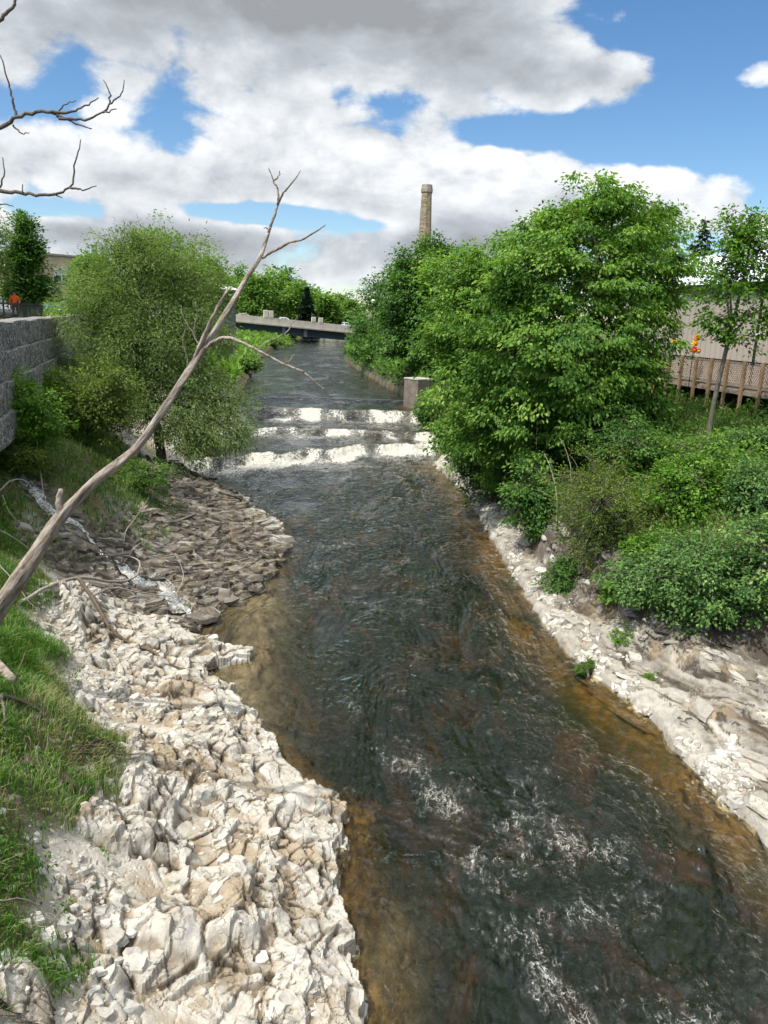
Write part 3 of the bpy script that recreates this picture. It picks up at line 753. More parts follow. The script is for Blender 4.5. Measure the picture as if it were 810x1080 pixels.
# young tree with thin trunk by the deck
b = hit(745, 476); Yy = b[1]
tree('young_tree', 'thin young tree with slender grey trunk and sparse crown in front of the deck', 'tree', b,
     [lobe(770, 300, 34, 40, Yy), lobe(800, 265, 32, 40, Yy), lobe(790, 235, 28, 18, Yy), lobe(758, 338, 24, 14, Yy), lobe(765, 352, 26, 12, Yy), lobe(820, 320, 30, 45, Yy), lobe(775, 255, 20, 24, Yy)],
     'lime', 'greybark', TAGS, ncl=240, nlf=34, leaf=.15, wid=.6, cr=.40, trunk=.10, droop=.7, seed=17, hollow=.2, flat=.6,
     trunkpts=[b+[0, 0, -.3], at(752, 430, Yy), at(765, 372, Yy), at(772, 345, Yy), at(785, 290, Yy), at(795, 240, Yy)], fork=.5)
def conifer(name, label, base, h, rbase, n, seed, leaf=.35, group=None):
    r = R_(seed); root = empty(name, base, label, 'tree', group)
    mb = MB().tube([[0, 0, -.3], [0, 0, h*.5], [0, 0, h]], [h*.014, h*.008, .02], 7)
    nb = 130; zb = h*(.06+.92*(np.arange(nb)+r.rand(nb))/nb); Rb = rbase*(1-zb/h)**.9*(.6+.5*r.rand(nb))+.05; ab = np.arange(nb)*2.4+r.normal(size=nb)*.3
    k = r.choice(nb, n, p=(Rb+.12)/(Rb+.12).sum()); q = r.rand(n)**.7
    c = np.stack([np.cos(ab[k])*Rb[k]*q, np.sin(ab[k])*Rb[k]*q, zb[k] - Rb[k]*(.42*q-.22*q*q)], 1) + r.normal(size=(n, 3))*np.array([.07, .07, .05])*(.4+Rb[k])[:, None]
    for i in range(0, nb, 2): mb.tube([[0, 0, zb[i]], [math.cos(ab[i])*Rb[i]*.5, math.sin(ab[i])*Rb[i]*.5, zb[i]-Rb[i]*.16], [math.cos(ab[i])*Rb[i], math.sin(ab[i])*Rb[i], zb[i]-Rb[i]*.2]], [.03, .02, .01], 4)
    mb.build('trunk', M['bark'], root, True)
    tip = np.stack([np.cos(ab[k]), np.sin(ab[k]), -.3+0*q], 1) + r.normal(size=(n, 3))*.5
    leaves('crown', c, tip, r.normal(size=(n, 3))*.3+[0, 0, 1], leaf*(.5+.7*r.rand(n))*np.clip(Rb[k]/rbase*2.2, .4, 1), .6, .45+.25*r.normal(size=n), M['fir'], root)
    return root
def spruce_at(px, ptop, Y, label, width, seed, group, name='spruce_tree'):
    t = at(px, ptop, Y); z0 = gz(t[0], t[1]); return conifer(name, label, [t[0], t[1], z0], t[2]-z0, width, 15000, seed, .55*Y/60, group)
spruce_at(744, 228, 62, 'dark blue green spruce rising behind the big drooping tree', 3.2, 21, 'dark spruces behind the building')
spruce_at(778, 240, 66, 'narrow dark spruce behind the thin young tree', 2.6, 22, 'dark spruces behind the building')
# left side
YW = 39
b = hit(172, 492)
tree('willow_tree', 'big olive green willow with fine leaves leaning over the left river edge', 'tree', b,
     [lobe(150, 300, 62, 48, YW), lobe(195, 300, 45, 45, YW+1), lobe(105, 330, 40, 45, YW), lobe(145, 365, 60, 48, YW-1), lobe(205, 360, 44, 45, YW-.5), lobe(100, 395, 45, 36, YW-1), lobe(160, 425, 62, 38, YW-1.5),
      lobe(225, 420, 36, 40, YW-1.5), lobe(205, 455, 42, 28, YW-2.5), lobe(245, 455, 24, 22, YW-3), lobe(120, 265, 20, 20, YW), lobe(150, 258, 26, 16, YW)],
     'willow', 'bark', 'trees along the left bank', ncl=1500, nlf=54, leaf=.17, wid=.30, cr=.62, trunk=.26, droop=.5, seed=31, flat=.75, hollow=.25,
     trunkpts=[b+[0, 0, -.3], at(165, 450, YW-.5), at(150, 410, YW-.5), at(147, 360, YW), at(150, 300, YW), at(152, 258, YW)])
for px, py, bx, lobes, seed, lab in [
    (168, 250, 60, [(168, 262, 28, 22), (178, 290, 34, 34), (150, 285, 30, 30), (196, 300, 28, 30)], 32, 'bright green tree whose top rises just behind the willow crown'),
    (215, 290, 66, [(212, 290, 22, 24), (220, 310, 18, 22), (205, 320, 28, 34)], 33, 'yellow green tree between the willow and the far bridge'),
    (92, 275, 58, [(100, 285, 18, 18), (94, 312, 16, 26), (110, 315, 24, 30)], 34, 'fresh green tree between the brick building and the willow')]:
    c = at(px, py, bx); base = [c[0], c[1], gz(c[0], c[1])]
    tree('broadleaf_tree', lab, 'tree', base, [lobe(a, b_, c_, d_, bx) for a, b_, c_, d_ in lobes], 'far', 'bark', 'trees along the left bank', ncl=300, nlf=42, leaf=.26, wid=.6, cr=.75, trunk=.24, droop=.5, seed=seed)
# dark upright tree above the gabion wall
Yk = 47
c = at(26, 332, Yk); c = [c[0], c[1], 8.0]
tree('upright_tree', 'dark green cone shaped tree standing on the terrace beside the person', 'tree', c,
     [lobe(26, 238, 9, 14, Yk), lobe(26, 256, 15, 16, Yk), lobe(26, 276, 21, 16, Yk), lobe(27, 298, 25, 18, Yk), lobe(26, 312, 24, 10, Yk)],
     'dense', 'bark', 'trees along the left bank', ncl=380, nlf=48, leaf=.19, wid=.6, cr=.42, trunk=.12, droop=.4, seed=35, hollow=.2)
Yk2 = 44
c = at(-12, 332, Yk2); c = [c[0], c[1], 8.0]
tree('broadleaf_tree', 'thin pale leafed tree cut by the left photo border', 'tree', c,
     [lobe(-6, 240, 16, 22, Yk2), lobe(-14, 270, 24, 26, Yk2), lobe(-2, 285, 10, 14, Yk2), lobe(-20, 310, 22, 20, Yk2)], 'willow', 'bark', 'trees along the left bank', ncl=120, nlf=34, leaf=.18, wid=.45, cr=.5, trunk=.1, droop=.4, seed=36)
c = at(62, 318, 66); c = [c[0], c[1], 8.0]
conifer('spruce_tree', 'small dark conifer below the brick building window', c, 2.6, 1.0, 1500, 37, .3)

# far trees past the bridge
FARG = 'far trees beyond the bridge'
r = R_(5)
farspec = [(236, 306, 14, 14, 260, 'leftmost pale green tree above the bridge, partly behind the dead trunk'), (255, 300, 16, 22, 275, 'full yellow green tree above the beige car'), (272, 304, 15, 20, 255, 'light green tree above the left bridge pillar'),
           (288, 304, 15, 22, 270, 'tall light green tree above the white car'), (303, 303, 14, 20, 285, 'darker green tree with pointed top over mid bridge'), (316, 312, 14, 16, 262, 'mid green tree beside the small dark spruce'),
           (330, 318, 12, 12, 300, 'low tree right of the small dark spruce'), (343, 320, 13, 11, 290, 'low pale tree above the right bridge pillars'), (357, 322, 13, 11, 310, 'low yellow green tree above the white pickup'),
           (368, 326, 12, 10, 300, 'last low tree before the right bank trees hide the bridge'), (222, 312, 14, 20, 250, 'pale green tree behind the willow edge and shed')]
for i, (px, py, rx, ry, Y, lab) in enumerate(farspec):
    c = at(px, py, Y); z0 = gz(c[0], c[1]); zc = c[2]
    lbs = [lobe(px, py, rx, ry*.8, Y), lobe(px-rx*.45, py+ry*.5, rx*.7, ry*.7, Y), lobe(px+rx*.45, py+ry*.6, rx*.7, ry*.7, Y), lobe(px+rx*.1, py-ry*.45, rx*.5, ry*.45, Y), lobe(px, py+ry*1.3, rx*.9, ry*.7, Y)]
    tree('broadleaf_tree', lab, 'tree', [c[0], c[1], z0], lbs, 'far' if i != 4 else 'dense', 'bark', FARG, ncl=170, nlf=26, leaf=.95, wid=.7, cr=2.0, trunk=.4, droop=.4, seed=50+i, twig=False, hollow=.45)
spruce_at(252, 288, 290, 'tiny dark spruce tip above the left far trees', 5.0, 61, 'far spruces beyond the bridge')
spruce_at(324, 302, 240, 'small dark spruce standing above mid bridge', 2.4, 62, 'far spruces beyond the bridge')

# shrubs ------------------------------------------------------------
def shrub(name, label, px, py, rx, ry, mat, seed, n=26, leaf=.10, wid=.6, cr=.34, group='shrubs on the right slope', dens=1.0, droop=.4, subs=5, hollow=.2, lift=0):
    """px,py: foot of the bush in the photo; rx, ry half width / height in photo pixels"""
    b = hit(px, py); Y = b[1]; k = np.linalg.norm(b-EYE)/F*.98; r = R_(seed)
    w, h = rx*k, ry*k
    lobs = []
    for i in range(subs):
        a = r.rand()*6.28; q = .55*r.rand()
        lobs.append((b[0]+math.cos(a)*w*q, b[1]+.35+math.sin(a)*w*q*.8, b[2]+lift+h*(.35+.35*r.rand()), w*(.5+.2*r.rand()), w*(.45+.15*r.rand()), h*(.32+.12*r.rand())))
    return tree(name, label, 'shrub', b, lobs, mat, 'greybark', group, ncl=max(30, int(n*dens)), nlf=40, leaf=leaf, wid=wid, cr=cr, trunk=.045, droop=droop, seed=seed, hollow=hollow, fork=.1, flat=.6)
shrub('juniper_bush', 'large olive green bush in mid slope below the drooping tree', 628, 598, 82, 120, 'cedar', 71, 380, .085, .5, .26, subs=8, droop=.2)
shrub('dogwood_shrub', 'big grey green shrub spreading over the rock shelf at right', 745, 655, 90, 105, 'dogwood', 72, 420, .10, .62, .26, subs=8, droop=.5)
shrub('dogwood_shrub', 'grey green shrub cut by the right photo border above the shelf', 815, 650, 60, 130, 'dogwood', 73, 300, .10, .62, .26, subs=7, droop=.5)
shrub('leafy_shrub', 'bright green shrub higher on slope behind the big grey green shrub', 735, 545, 60, 62, 'lime', 74, 150, .11, .6, .3, subs=6)
shrub('leafy_shrub', 'dark green shrub under the trunk of the drooping tree', 655, 505, 62, 62, 'dense', 75, 170, .12, .6, .32, subs=6)
shrub('leafy_shrub', 'flowering pale shrub at the foot of the deck posts', 798, 486, 30, 30, 'dogwood', 76, 80, .12, .55, .3, subs=5)
shrub('leafy_shrub', 'small lime green sapling on the bank edge left of big shrub', 650, 640, 26, 34, 'lime', 77, 34, .12, .62, .16, subs=3)
shrub('leafy_shrub', 'lime green sprig growing between olive bush and grey green shrub', 672, 598, 22, 36, 'lime', 78, 30, .12, .62, .16, subs=3)
shrub('leafy_shrub', 'drooping green bush on the dark ledge nearest the rapids', 485, 492, 32, 62, 'maple', 79, 150, .15, .6, .35, subs=6, droop=.8)
shrub('leafy_shrub', 'green bush overhanging the pale bank edge in mid distance', 520, 528, 38, 68, 'dense', 80, 190, .14, .6, .34, subs=6, droop=.7)
shrub('leafy_shrub', 'shaded dark bush on rock wall left of the olive bush', 568, 572, 42, 85, 'dense', 81, 230, .12, .6, .32, subs=6, droop=.7)
shrub('leafy_shrub', 'green bush below the leaning tree above the rock wall', 540, 520, 40, 60, 'maple', 82, 160, .14, .6, .34, subs=6, droop=.7)
shrub('leafy_shrub', 'bush in front of the concrete pier by the falls', 455, 455, 22, 44, 'dense', 83, 120, .19, .6, .42, subs=5, droop=.7)
shrub('leafy_shrub', 'yellow green shrub in mid slope right of the drooping tree trunk', 705, 500, 44, 44, 'herb', 84, 120, .11, .55, .3, subs=5)
shrub('leafy_shrub', 'grassy green shrub at right border below the deck', 806, 545, 38, 55, 'dogwood', 85, 140, .10, .6, .28, subs=5)
shrub('leafy_shrub', 'dark bush filling the shade behind the drooping tree trunk', 600, 490, 56, 70, 'dense', 86, 200, .14, .6, .34, subs=6, droop=.7)
shrub('leafy_shrub', 'fresh green shrub low on the slope between the two grey green shrubs', 700, 612, 44, 52, 'lime', 101, 120, .10, .6, .26, subs=5)
shrub('dogwood_shrub', 'grey green shrub hanging over the shelf edge above the brown leaf litter', 690, 640, 50, 58, 'dogwood', 102, 170, .10, .62, .26, subs=6, droop=.6)
shrub('leafy_shrub', 'broad mid green bush in the middle of slope under the young tree', 760, 520, 52, 56, 'maple', 103, 170, .11, .6, .3, subs=6)
shrub('leafy_shrub', 'weedy green mound directly under the deck posts', 700, 466, 36, 24, 'herb', 104, 110, .13, .5, .34, subs=6)
shrub('leafy_shrub', 'tall weedy bush between the drooping tree and the deck', 672, 470, 34, 46, 'herb', 105, 110, .13, .5, .34, subs=6)
shrub('leafy_shrub', 'low bright green plant spreading on the pale rock shelf', 668, 682, 26, 22, 'lime', 111, 70, .07, .6, .14, subs=5)
shrub('leafy_shrub', 'tiny green sprout in a crack of the pale rock shelf', 693, 722, 10, 14, 'lime', 112, 30, .05, .6, .09, subs=3)
shrub('leafy_shrub', 'thin green weeds at the rim of the pale rock shelf', 620, 720, 12, 18, 'herb', 113, 30, .06, .4, .1, subs=3)
shrub('leafy_shrub', 'green bush on the dark rock face left of the lime sapling', 596, 622, 34, 40, 'dense', 114, 110, .10, .6, .26, subs=5, droop=.7)
LSH = 'shrubs on the left slope'
shrub('leafy_shrub', 'yellow green shrub at left border below the gabion wall', 30, 492, 52, 84, 'lime', 91, 300, .12, .5, .32, LSH, subs=6)
shrub('leafy_shrub', 'bright green shrub between the gabion wall and the willow', 92, 476, 56, 88, 'cedar', 92, 320, .13, .5, .34, LSH, subs=6)
shrub('leafy_shrub', 'rounded bush hiding the wall foot at the left photo border', 2, 470, 36, 66, 'maple', 107, 190, .13, .5, .34, LSH, subs=6)
shrub('leafy_shrub', 'pale green bush in front of the middle of the gabion wall', 46, 452, 34, 62, 'lime', 108, 190, .14, .5, .34, LSH, subs=6)
shrub('leafy_shrub', 'tall bush against the end of the gabion wall', 72, 440, 40, 62, 'lime', 106, 200, .15, .5, .36, LSH, subs=6)
shrub('leafy_shrub', 'blossoming pale shrub beside the upper brook', 20, 505, 30, 40, 'cedar', 93, 90, .10, .5, .26, LSH, subs=4)
shrub('leafy_shrub', 'willow seedling bush at the foot of the willow trunk', 215, 488, 30, 34, 'willow', 94, 100, .15, .3, .34, LSH, subs=5)
shrub('leafy_shrub', 'clump of bright weeds on the ledge edge under the willow', 150, 522, 46, 34, 'herb', 95, 150, .11, .4, .24, LSH, subs=6)
shrub('leafy_shrub', 'green bush on the left upper bank far behind the willow', 258, 392, 18, 16, 'far', 96, 110, .34, .5, .7, LSH, subs=5)
shrub('leafy_shrub', 'low yellow green bank bush under the bridge', 285, 364, 22, 9, 'far', 97, 90, .4, .5, .8, LSH, subs=5)
shrub('leafy_shrub', 'low hedge like bush along the terrace edge above the gabion wall', 62, 334, 40, 10, 'herb', 98, 80, .2, .5, .4, LSH, subs=6)

# herbs on the slopes (stuff)
def cover(name, n, xr, yr, cond, mat, size, wid, upness, label, seed, tintm=.45, hgt=.3, tints=.22, clump=.6):
    r = R_(seed); x = r.uniform(*xr, n); y = r.uniform(*yr, n)
    keep = cond(x, y, r); x, y = x[keep], y[keep]
    zz = ground(x, y)[0]; n = len(x)
    cl = fbm(x*clump, y*clump, 3, seed+3)
    z = zz + r.rand(n)**1.5*hgt*(1+cl)
    tip = r.normal(size=(n, 3))*.8; tip[:, 2] = upness + .4*r.rand(n)
    leaves(name, np.stack([x, y, z], 1), tip, r.normal(size=(n, 3))*.4+[0, 0, 1], size*(.5+r.rand(n)), wid, tintm+.25*cl+tints*r.normal(size=n), M[mat])
    tag(C.objects[-1], label, name.replace('_', ' '), None, 'stuff')
def slope_right(x, y, r):
    z, d, left, ins, w, dep = base_height(x, y, True); den = fbm(x*.5, y*.5, 3, 301)
    return (~left) & (~ins) & (z-w > 1.75) & (den + r.rand(len(x))*.9 > .06)
cover('undergrowth', 210000, (4, 24), (13, 60), slope_right, 'herb', .12, .5, .35, 'low green undergrowth covering the right slope', 302, hgt=.65)
def slope_left(x, y, r):
    z, d, left, ins, w, dep = base_height(x, y, True); den = fbm(x*.5, y*.5, 3, 311); db = pdist(x, y, BROOK)
    return left & (~ins) & (z > 1.7) & (d > 4.6+den) & (x > wallx(y)) & (db > .6) & (den + r.rand(len(x))*.8 > .1) & (y > 17)
cover('weeds', 60000, (-22, -5), (17, 60), slope_left, 'herb', .12, .4, .5, 'green weeds on left slope below the gabion wall', 312, hgt=.4)
def shelf_plants(x, y, r):
    z, d, left, ins, w, dep = base_height(x, y, True); den = fbm(x*.9, y*.9, 3, 321)
    return (~left) & (~ins) & (d > .15) & (den > .42) & (d < 3.4)
cover('seedlings', 26000, (3, 12), (9, 40), shelf_plants, 'lime', .05, .5, .5, 'scattered small green seedlings in the shelf cracks', 322, hgt=.10)
def near_weeds(x, y, r):
    z, d, left, ins, w, dep = base_height(x, y, True); den = fbm(x*1.2, y*1.2, 3, 361)
    return left & (~ins) & (d > 3.3+.8*den) & (den + r.rand(len(x))*.5 > .28) & (x > wallx(y))
cover('bank_weeds', 60000, (-12, -2.5), (5, 21), near_weeds, 'herb', .055, .5, .6, 'broad leafed weeds among the left bank grass', 362, hgt=.16)
def farbank(x, y, r):
    z, d, left, ins, w, dep = base_height(x, y, True)
    return (~ins) & (d > .6) & (d < 26)
cover('bank_growth', 60000, (-50, 20), (60, 260), farbank, 'far', .9, .5, .5, 'green growth on the far banks up to the bridge', 332, hgt=.9)

def waterside(x, y, r):
    z, d, left, ins, w, dep = base_height(x, y, True)
    return (~ins) & (d > .15) & (d < 5) & (x > -14)
cover('bank_shrubbery', 60000, (-12, 9), (64, 190), waterside, 'dense', .42, .6, .1, 'dense green shrubbery down to the water on the upper right bank', 334, hgt=1.5)
# grass
def grass(name, n, xr, yr, cond, label, seed, L=.26, width=.010, drym=0.0):
    r = R_(seed); x = r.uniform(*xr, n); y = r.uniform(*yr, n)
    k = cond(x, y, r); x, y = x[k], y[k]; n = len(x); z = ground(x, y)[0]-.02
    cl = fbm(x*1.5, y*1.5, 3, seed+1); big = fbm(x*.5, y*.5, 2, seed+2)
    ln = L*(.45+.75*r.rand(n))*(1+.7*cl)
    a = fbm(x*.9, y*.9, 2, seed+5)*5 + r.normal(size=n)*.9; bend = .25+.75*r.rand(n)
    dx, dy = np.cos(a), np.sin(a); sx, sy = -dy, dx
    w = width*(.6+.8*r.rand(n))
    V = np.empty((n, 5, 3))
    b0 = np.stack([x, y, z], 1); sd = np.stack([sx, sy, 0*x], 1)*w[:, None]*.5
    dv = np.stack([dx, dy, 0*x], 1)
    mid = b0 + dv*(ln*bend*.28)[:, None] + np.array([0, 0, 1])*(ln*.62)[:, None]
    tp = b0 + dv*(ln*bend*.85)[:, None] + np.array([0, 0, 1])*(ln*(1-.35*bend))[:, None]
    V[:, 0] = b0-sd; V[:, 1] = b0+sd; V[:, 2] = mid+sd*.8; V[:, 3] = mid-sd*.8; V[:, 4] = tp
    i = np.arange(n)[:, None]*5
    q = i + np.array([[0, 1, 2, 3]]); tr = i + np.array([[3, 2, 4]])
    dry = (r.rand(n) < .16+.45*sstep(.0, .4, -big)+drym)
    tint = np.where(dry, .97, np.clip(.42+.25*cl+.15*r.normal(size=n), 0, .8))
    o = link(name, npmesh(name, V.reshape(-1, 3), [q, tr], False, {'tint': np.repeat(tint, 5)}), M['grass'])
    return tag(o, label, 'grass', None, 'stuff')
def g_left(x, y, r):
    z, d, left, ins, w, dep = base_height(x, y, True)
    edge = 3.9 + .9*fbm(x*.5, y*.4, 3, 81) + .5*fbm(x*1.3, y*1.3, 2, 341)
    den = fbm(x*1.0, y*1.0, 3, 343)
    return left & (~ins) & (d > edge - .3*r.rand(len(x))) & (den + r.rand(len(x))*.9 > .04) & (fbm(x*.8, y*.8, 3, 347) < .52) & (pdist(x, y, BROOK) > .55) & (x > wallx(y))
grass('grass', 190000, (-12, -2.5), (4.5, 22), g_left, 'long green grass on the steep left bank', 344, .30, .011)
grass('grass', 60000, (-17, -5), (20, 44), g_left, 'green grass beside the brook and ledges', 345, .34, .02)
def g_right(x, y, r):
    z, d, left, ins, w, dep = base_height(x, y, True); den = fbm(x*.6, y*.6, 3, 351)
    return (~left) & (~ins) & (z > 2.6) & (den + r.rand(len(x))*.5 > .1)
grass('grass', 80000, (6, 22), (16, 40), g_right, 'tall green grass on the right slope below the deck', 352, .45, .02)

# ------------------------------------------------------------------ loose stones
def stones(name, x, y, size, flat, tint, label, seed, aspect=1.0, ang=None, sink=.35, tilt=.2, mat='stone'):
    """angular broken pieces lying on the rock, each an irregular six sided slab"""
    r = R_(seed); n = len(x); z = surf(x, y); e = .12
    gx = np.clip((surf(x+e, y)-surf(x-e, y))/(2*e), -.8, .8)*.6; gy = np.clip((surf(x, y+e)-surf(x, y-e))/(2*e), -.8, .8)*.6
    th = flat*size*(.6+.8*r.rand(n)); k = np.arange(6)*math.pi/3
    rad0 = .5*size[:, None]*(.62+.5*r.rand(n, 6)); an = k[None]+r.normal(size=(n, 6))*.22
    px, py = np.cos(an)*rad0*aspect, np.sin(an)*rad0
    sc = (.70+.28*r.rand(n, 6)); ox, oy = r.normal(size=(2, n, 1))*.05*size[None, :, None]
    V = np.empty((n, 12, 3)); V[:, :6, 0], V[:, :6, 1] = px, py; V[:, 6:, 0], V[:, 6:, 1] = px*sc+ox, py*sc+oy
    V[:, :6, 2] = -th[:, None]*.9; V[:, 6:, 2] = th[:, None]*(.55+.35*r.normal(size=(n, 6))*.5)
    a = r.rand(n)*6.28 if ang is None else ang + r.normal(size=n)*.28
    X_ = V[..., 0]*np.cos(a)[:, None]-V[..., 1]*np.sin(a)[:, None]; Y_ = V[..., 0]*np.sin(a)[:, None]+V[..., 1]*np.cos(a)[:, None]
    Z_ = V[..., 2] + X_*(gx+r.normal(size=n)*tilt)[:, None] + Y_*(gy+r.normal(size=n)*tilt)[:, None]
    V = np.stack([X_+x[:, None], Y_+y[:, None], Z_+(z+th*(.5-sink))[:, None]], -1)
    i = np.arange(n)[:, None, None]*12
    q = (i + np.array([[j, (j+1) % 6, (j+1) % 6+6, j+6] for j in range(6)])[None]).reshape(-1, 4)
    h6 = (i + np.array([[6, 7, 8, 9, 10, 11], [5, 4, 3, 2, 1, 0]])[None]).reshape(-1, 6)
    o = link(name, npmesh(name, V.reshape(-1, 3), [q, h6], False, {'tint': np.repeat(tint, 12)}), M[mat])
    return tag(o, label, 'stones', None, 'stuff')
def stonemat():
    ma, t, out = newmat('broken_limestone'); p = t.pos(); n = t.noise(p, 3.2, 6, .65, .3); n2 = t.noise(p, 26, 5, .7); n3 = t.noise(p, 1.3, 5, .6, .4); n4 = t.noise(p, 8, 5, .65, .5)
    c = t.ramp(t.attr('tint').outputs['Fac'], [(0, (.050, .042, .034)), (.22, (.105, .088, .066)), (.42, (.235, .215, .18)), (.62, (.38, .355, .305)), (.82, (.475, .45, .395)), (1, (.54, .52, .465))])
    c = t.mix(.75, c, t.ramp(n4, [(.28, (.62, .60, .57)), (.5, (.95, .94, .92)), (.75, (1.12, 1.11, 1.08))]), 'MULTIPLY')
    c = t.mix(t.m('MULTIPLY', t.mr(n, .54, .64), .55), c, (.27, .265, .26))
    c = t.mix(t.m('MULTIPLY', t.mr(n3, .54, .66), .45), c, (.36, .29, .20))
    c = t.mix(t.m('MULTIPLY', t.attr('silt').outputs['Fac'], .85), c, t.mix(t.m('MULTIPLY', t.mr(t.attr('tint').outputs['Fac'], .25, .6), 1.), (.06, .045, .028), t.ramp(n2, [(.3, (.20, .145, .085)), (.7, (.33, .26, .17))])))
    crack = t.m('MULTIPLY', t.mr(t.m('ABSOLUTE', t.m('SUBTRACT', t.noise(p, 1.7, 4, .6, .35), .5)), .010, .001), t.mr(n3, .46, .56))
    c = t.mix(t.m('MULTIPLY', crack, .6), c, (.13, .10, .07))
    h = t.m('SUBTRACT', t.m('ADD', t.m('MULTIPLY', n4, .8), t.m('MULTIPLY', n2, .45)), t.m('MULTIPLY', crack, .6))
    principled(t, out, c, .88, t.bump(h, .8, .022), .2); return ma
M['stone'] = stonemat()

def blur(h, k):
    for ax in (0, 1):
        c = np.cumsum(np.pad(h, [(k+1, k) if i == ax else (0, 0) for i in (0, 1)], 'edge'), axis=ax)
        n = h.shape[ax]
        h = (np.take(c, np.arange(2*k+1, 2*k+1+n), ax)-np.take(c, np.arange(0, n), ax))/(2*k+1)
    return h
PATCHES = []
def surf(x, y):
    """height of the bedrock or soil under a point"""
    z = ground(x, y)[0]
    for xs, ys, h, keep in PATCHES:
        i = np.clip(np.searchsorted(ys, y), 0, len(ys)-1); j = np.clip(np.searchsorted(xs, x), 0, len(xs)-1)
        ok = keep[i, j] & (x > xs[0]) & (x < xs[-1]) & (y > ys[0]) & (y < ys[-1])
        z = np.where(ok, np.maximum(h[i, j], z), z)
    return z
def patch(name, xs, ys, hf, mat='stone'):
    """fine sheet of bedrock over one stretch of bank"""
    Y, X = np.meshgrid(ys, xs, indexing='ij'); sh_ = X.shape
    h, tint, silt, keep = hf(X, Y)
    PATCHES.append((xs, ys, h, keep))
    F_ = gridfaces(*sh_); kv = keep.ravel(); F_ = F_[kv[F_].any(1)]
    used = np.unique(F_); mp = np.full(X.size, -1); mp[used] = np.arange(len(used)); F_ = mp[F_]
    V = np.stack([X.ravel(), Y.ravel(), h.ravel()], 1)[used]
    o = link(name, npmesh(name, V, F_, False, {'tint': tint.ravel()[used], 'silt': silt.ravel()[used]}), M[mat])
    return tag(o, kind='structure')
def facet(u, v, su, sv, seed, off, tl, groove, gate=1.0):
    f1, f2, i, tx, ty = voro(u/su, v/sv, seed)
    k = np.floor(i*9973)
    facet.crack = sstep(.17, .05, f2-f1)
    return ((i-.5)*off + (tx*(hr(k, k*0+3, seed)-.5) + ty*(hr(k, k*0+7, seed)-.5))*tl - groove*sstep(.09, 0, f2-f1))*gate
def bankinfo(X, Y):
    z, d, left, ins, w, dep = base_height(X.ravel(), Y.ravel(), True)
    dl, dr = pdist(X.ravel(), Y.ravel(), LEFT), pdist(X.ravel(), Y.ravel(), RIGHT)
    r_ = lambda a: a.reshape(X.shape)
    return r_(z), r_(d), r_(dl < dr), r_(ins), r_(w)
def warp(X, Y, a, f, b, g, seed):
    return (X + a*fbm(X*f, Y*f, 3, seed) + b*fbm(X*g, Y*g, 3, seed+1), Y + a*fbm(X*f, Y*f, 3, seed+2) + b*fbm(X*g, Y*g, 3, seed+3))
def left_bank(X, Y):
    wx0, wy0 = warp(X, Y, .30, .9, .06, 3.5, 500)
    z, d, left, ins, w = bankinfo(wx0, wy0)
    wx, wy = warp(X, Y, .14, .8, .022, 4.5, 510)
    ca, sa = math.cos(rad(58)), math.sin(rad(58)); u, v = wx*ca+wy*sa, -wx*sa+wy*ca
    rub = sstep(-.25, .35, fbm(X*.55, Y*.5, 3, 520) + .22*(d-1.6))               # broken rubble higher up, sheets by the water
    S_ = np.where(ins, w-1.6*d, z) + .24*fbm(u*.40, v*.55, 3, 522)*sstep(0, .5, d) + .05*fbm(u*1.2, v*1.5, 3, 523)
    h = terr(S_, .26, .022)*.40 + terr(S_+.05*fbm(u*1.6, v*2.6, 3, 525), .085, .04)*.18*sstep(-.1, .3, fbm(X*.7+9, Y*.7, 3, 526)) + S_*.50
    g1 = sstep(-.15, .25, fbm(X*.9, Y*.9, 3, 561)); g2 = sstep(-.1, .3, fbm(X*1.3, Y*1.3, 3, 563))
    h = h + facet(u, v, .95, .66, 531, .058, .11, .045); ck = .6*facet.crack
    h = h + facet(u*.8+v*.6, v*.8-u*.6, .40, .29, 533, .045, .12, .04, .25+.75*np.maximum(rub, g1)); ck = np.maximum(ck, .8*facet.crack*np.maximum(rub, g1))
    h = h + facet(u*.9-v*.45, v*.9+u*.45, .18, .13, 535, .022, .07, .018, .12+.88*np.maximum(rub*.9, g2*g1)); ck = np.maximum(ck, .75*facet.crack*np.maximum(rub*.9, g2*g1))
    h = h + facet(u, v, .085, .06, 537, .008, .02, .004, .15+.85*rub)
    ck = ck*sstep(-.25, .15, fbm(X*2.4, Y*2.4, 3, 565))
    h = h + .004*fbm(X*9, Y*9, 3, 539)
    lim = 3.7 + .9*fbm(X*.5, Y*.4, 3, 81) + .35*fbm(X*1.7, Y*1.7, 2, 541)
    h = np.where(ins, np.minimum(h, w+.16-.9*d), np.maximum(h, w+.06+.05*fbm(X*2, Y*2, 2, 543)))
    edge = sstep(lim-.25, lim+.3, d) + sstep(20.6, 21.3, Y+.5*fbm(X, Y, 2, 83))
    h = h - .35*np.clip(edge, 0, 1) + .03
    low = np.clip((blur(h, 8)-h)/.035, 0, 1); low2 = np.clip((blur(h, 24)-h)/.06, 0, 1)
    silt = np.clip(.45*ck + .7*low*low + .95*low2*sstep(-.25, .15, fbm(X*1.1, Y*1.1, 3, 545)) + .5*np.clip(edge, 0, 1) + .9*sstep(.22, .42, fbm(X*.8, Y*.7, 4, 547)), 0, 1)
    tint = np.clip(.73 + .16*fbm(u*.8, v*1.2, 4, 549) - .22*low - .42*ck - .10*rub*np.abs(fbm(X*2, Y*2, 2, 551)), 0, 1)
    return h, tint, silt, (left | ins) & (d < np.where(ins, .45, lim+.5)) & (Y + .5*fbm(X, Y, 2, 83) < 21.4) & (pdist(X.ravel(), Y.ravel(), LEFT).reshape(X.shape) < 6)
